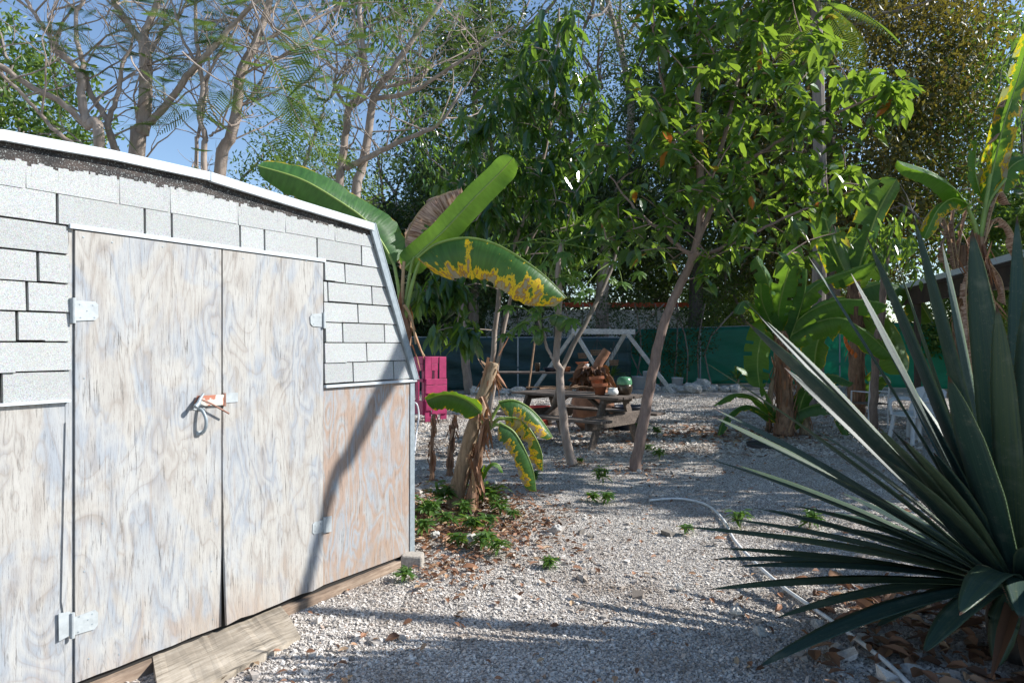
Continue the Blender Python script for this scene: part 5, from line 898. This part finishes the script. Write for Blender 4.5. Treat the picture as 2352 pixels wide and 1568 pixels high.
for px, py, Y_, W_, rise, sag, tw in ((2097, 493, 3.05, .17, .10, 0, 0), (1990, 542, 2.95, .12, .18, 0, 0), (2047, 562, 3.25, .13, .12, 0, 0), (1955, 628, 3.35, .09, .22, 0, .5), (1857, 589, 3.0, .055, .22, 0, .6), (2164, 558, 3.3, .10, .05, 0, 0), (2232, 527, 2.75, .15, .0, 0, 0), (2336, 495, 3.3, .09, 0, 0, 0), (2392, 540, 2.55, .15, 0, 0, 0), (2290, 700, 2.6, .11, .1, 0, 0),
    (1698, 679, 3.15, .085, .28, 0, 0), (1744, 725, 3.4, .10, .24, 0, .7), (1713, 737, 2.8, .15, .22, 0, -.3), (1604, 822, 3.05, .075, .32, 0, 0), (1802, 844, 3.45, .09, .25, 0, .7), (1642, 939, 3.2, .07, .32, 0, .4), (1635, 955, 3.35, .05, .3, 0, .4), (1625, 1052, 2.95, .085, .30, 0, 0), (1870, 1075, 2.6, .06, .3, 0, 0), (1566, 1209, 3.0, .075, .28, 0, 0), (1681, 1192, 3.2, .06, .30, 0, 0), (1760, 1168, 3.35, .06, .25, 0, 0), (1649, 1258, 3.1, .07, .2, 0, 0), (1700, 1222, 2.85, .09, .25, 0, 0),
    (1623, 1354, 3.05, .085, .12, 0, 0), (1737, 1546, 3.0, .105, .25, 0, 0), (2204, 1412, 2.3, .13, .75, 0, 0), (1690, 1300, 2.9, .08, .15, 0, 0), (1730, 1165, 2.8, .08, .25, 0, 0), (2120, 1500, 2.75, .12, .5, 0, 0), (2010, 1440, 2.95, .10, .4, 0, 0), (2290, 1540, 2.55, .12, .6, 0, 0), (1780, 1420, 3.2, .09, .25, 0, 0), (2178, 863, 2.45, .13, .2, 0, 0), (1930, 1130, 3.75, .07, .3, 0, 0), (1850, 990, 3.5, .08, .3, 0, 0)):
    tp = tipat(px, py, Y_)
    if py > 1340 and py < 1400: tp[2] = max(tp[2], .12)
    if py > 1500: tp = at(px, py, 3.16); tp[2] = .03
    sword(tp, (max(W_, .08)*1.12 if px < 1950 else W_*1.08), rise*.45 if py < 1300 else rise, sag, twist=tw)
for k in range(26):      # the rest of the rosette
    a = rng.uniform(-2.0, 2.2); el = rng.uniform(.05, 1.35); L = rng.uniform(1.1, 1.65)*(.9 if el < .5 else 1); d = np.array([math.cos(a)*math.cos(el), math.sin(a)*math.cos(el), math.sin(el)])
    tp = AC+d*L; tp[2] = max(tp[2], .08)
    if tp[1] < 1.7: continue
    sword(tp, rng.uniform(.10, .14), rng.uniform(.1, .3))
for k in range(4):
    a = math.pi+rng.uniform(-.75, .6); el = rng.uniform(.02, .95); L = rng.uniform(1.25, 1.65); d = np.array([math.cos(a)*math.cos(el), math.sin(a)*math.cos(el), math.sin(el)]); sword(AC+d*L, rng.uniform(.08, .12), .14)
for k in range(10):      # short dark inner leaves on the near left side
    a = math.pi+rng.uniform(-.8, .9); el = rng.uniform(.15, 1.2); L = rng.uniform(.8, 1.25); d = np.array([math.cos(a)*math.cos(el), math.sin(a)*math.cos(el), math.sin(el)]); sword(AC+d*L, rng.uniform(.08, .12), .25)
for k in range(7):     # short outer leaves bending down on the near side
    a = rng.uniform(-2.9, -.5); L = rng.uniform(.55, .95); el = rng.uniform(-.15, .5); d = np.array([math.cos(a)*math.cos(el), math.sin(a)*math.cos(el), math.sin(el)]); tp = AC+d*L; tp[2] = max(tp[2], .06); sword(tp, rng.uniform(.10, .14), rng.uniform(.4, .8))
m = MB(); m.lathe([(0, 0), (.12, 0), (.14, .15), (.13, .30), (.09, .42), (0, .50)], (AC[0], AC[1], 0), 20); put(m, 'trunk', M['bark_dark'], ag, True)
m = MB(); n = 14; a = rng.uniform(0, 6.28, n); C0 = np.tile([AC[0], AC[1], .2], (n, 1))+np.stack([np.cos(a)*.15, np.sin(a)*.15, rng.uniform(-.1, .1, n)], -1); D = np.stack([np.cos(a), np.sin(a), rng.uniform(-.55, -.2, n)], -1); leafcloud(m, C0, D, np.tile(UP, (n, 1)), rng.uniform(.3, .6, n), .07, rng.uniform(.0, .2, n), prof=((0, 1), (.4, .9), (.8, .4), (1, .05)), fold=.5); put(m, 'dead_leaves', M['litter'], ag)
# ------------------------------------------------------------------ weeds
def weed(p, h, n, lb, mat='weed', L=.07, W_=.02):
    h *= 1.25; n += 2
    e = empty('weed_plant', lb, 'weed', p); m = MB(); s_ = MB(); C0 = []; D = []
    for k in range(n):
        a = rng.uniform(0, 6.28); t = rng.uniform(.5, 1); q = np.array([math.cos(a)*h*.4*t, math.sin(a)*h*.4*t, h*t]); s_.tube(resample([(0, 0, 0), q*[.3, .3, .6], q], 5), .0025, 4)
        for _ in range(9): b_ = rng.uniform(0, 6.28); C0.append(q*rng.uniform(.75, 1.02)); D.append((math.cos(b_), math.sin(b_), rng.uniform(-.3, .7)))
    N_ = len(C0); leafcloud(m, np.array(C0), np.array(D), np.tile(UP, (N_, 1))+rng.normal(0, .3, (N_, 3)), L*rng.uniform(.6, 1.2, N_), W_, rng.random(N_), droop=.3); m.build('leaves', M[mat], e); s_.build('stems', M['petiole'], e); return e
W = [(985, 1195, .17, 7, 'leafy weed hard against the shed corner post'), (1010, 1170, .2, 8, 'bushy dark weed in the shade between shed corner and leaning banana stem'), (968, 1235, .13, 5, 'low weed right beside the white corner trim, above the concrete block'), (1030, 1212, .12, 5, 'small weed among brown leaves, left of the white rock'), (1068, 1188, .12, 5, 'bright weed at the foot of the banana stems'), (1098, 1160, .17, 7, 'weed with lance shaped leaves right of the banana foot'), (1128, 1165, .18, 7, 'tall dark weed in the group right of the banana foot'), (1150, 1185, .13, 5, 'pale weed on the right end of the weed patch'), (1085, 1225, .13, 6, 'dark drooping weed below the banana stems'), (1110, 1262, .13, 6, 'green weed on the open gravel below the weed patch'), (1052, 1258, .09, 4, 'tiny weed between fallen leaves, above the orange leaf'), (1138, 1278, .1, 5, 'fine leaved light green weed on open gravel'), (1125, 1210, .09, 4, 'small dark weed inside the brown leaf patch'),
     (930, 1335, .07, 4, 'tiny grassy weed in front of the concrete block'), (1180, 1190, .07, 4, 'small weed right of the weed patch, on sunny gravel'), (1385, 1112, .16, 4, 'single upright seedling on gravel between the two trunks'), (1515, 1055, .14, 6, 'weed right of the thick leaning trunk foot'), (1490, 1035, .08, 4, 'tiny weed just behind the thick leaning trunk'), (1470, 1000, .2, 6, 'dark weed behind the thick trunk by the table leg'), (1335, 985, .22, 7, 'dark weed under the front bench of the picnic table'), (1370, 960, .25, 6, 'weed growing through the picnic table support'), (1395, 1155, .08, 6, 'pale grassy weed left of the hose end'), (1360, 1150, .07, 5, 'low pale weed on gravel below the single seedling'), (1510, 1000, .12, 7, 'spreading weed in the shaded gravel right of the table'), (1700, 1215, .12, 4, 'reddish weed between hose and agave leaf'), (1860, 1215, .14, 5, 'weed under the middle agave leaves'), (1575, 1222, .05, 4, 'tiny weed left of the hose bend'), (1260, 1300, .05, 4, 'faint weed on the gravel in the middle foreground'), (1230, 1100, .07, 4, 'little weed below the drooping banana leaf tip'), (1330, 1065, .06, 3, 'pale tuft beside the papaya foot')]
for x, y, h, n, lb in W: weed(gp(x, y), h, n, lb, L=.055+h*.36, W_=.015+h*.09)
# ------------------------------------------------------------------ unseen trees, placed to the right outside the picture to shade the yard
def shade(label, cx, cy, z0, z1, Rr, n, L, mat='avo'):
    root = tree('shade_tree', label, 'tree', (cx, cy, 0)); m = MB(); nodes = []; limb(m, [(cx, cy, 0), (cx+.1, cy, z0), (cx, cy, (z0+z1)/2)], .1, .05, nodes, 8, 12); T_ = []
    for _ in range(n): d = nrm(rng.normal(0, 1, 3))*rng.uniform(.3, 1)**.5; T_.append(connect(m, nodes, np.array([cx, cy, (z0+z1)/2])+d*[Rr, Rr, (z1-z0)/2], .012)[-1])
    put(m, 'trunk', M['bark_grey'], root); c = MB(); leafclusters(c, T_, 8, L, L*.42, .12); put(c, 'crown', M[mat], root)
shade('bushy tree outside the picture, placed to shade the agave base', 6.0, 3.5, .9, 2.95, 1.1, 280, .22)  # unseen, kept low to shade only the agave base and the ground there
shade('second bushy tree outside the picture, placed to shade the ground by the agave', 6.2, 5.0, 1.2, 3.0, .8, 60, .22)
shade('tall tree right of the picture shading the picnic table', 10.5, 11.3, 3.5, 8.5, 2.0, 90, .24)
shade('tall tree right of the picture shading the back of the yard', 14.5, 15.5, 3, 12, 3.2, 150, .3)
shade('tree right of the picture shading the middle of the yard', 8.9, 8.4, 3.7, 6.3, 1.9, 170, .24)  # crown thickened to break up the straight shadow edge of the carport roof
shade('leafy bush added outside the picture beside the carport to break up its shadow', 7.3, 7.3, 2.2, 4.2, 1.1, 80, .22)  # added out of view, only to hide the hard edge of the carport shadow
root = tree('shade_tree', 'leaning limb outside the picture, added to cast the shadow on the shed', 'tree', (5.0, 4.0, 0)); m = MB(); s_ = 5.6; sv = np.array([TS.x, TS.y, TS.z])/TS.x  # unseen limb, shaped back along the sun from the shadow on the wall
q = [at(745, 1175, 4.11), at(800, 1050, 4.28), at(850, 950, 4.446), at(935, 790, 4.75)]; P = [x+sv*s_ for x in q]; P = [np.array([P[0][0]-.0, P[0][1]-1.2, 0]), np.array([P[0][0]-.1, P[0][1]-.6, 2.6])]+P+[P[-1]+(P[-1]-P[-2])*2]
m.tube(resample(P, 30), np.concatenate([np.linspace(.10, .05, 9), np.linspace(.04, .11, 21)]), 10, rough=.05); put(m, 'trunk', M['bark_grey'], root)
bpy.context.view_layer.update()
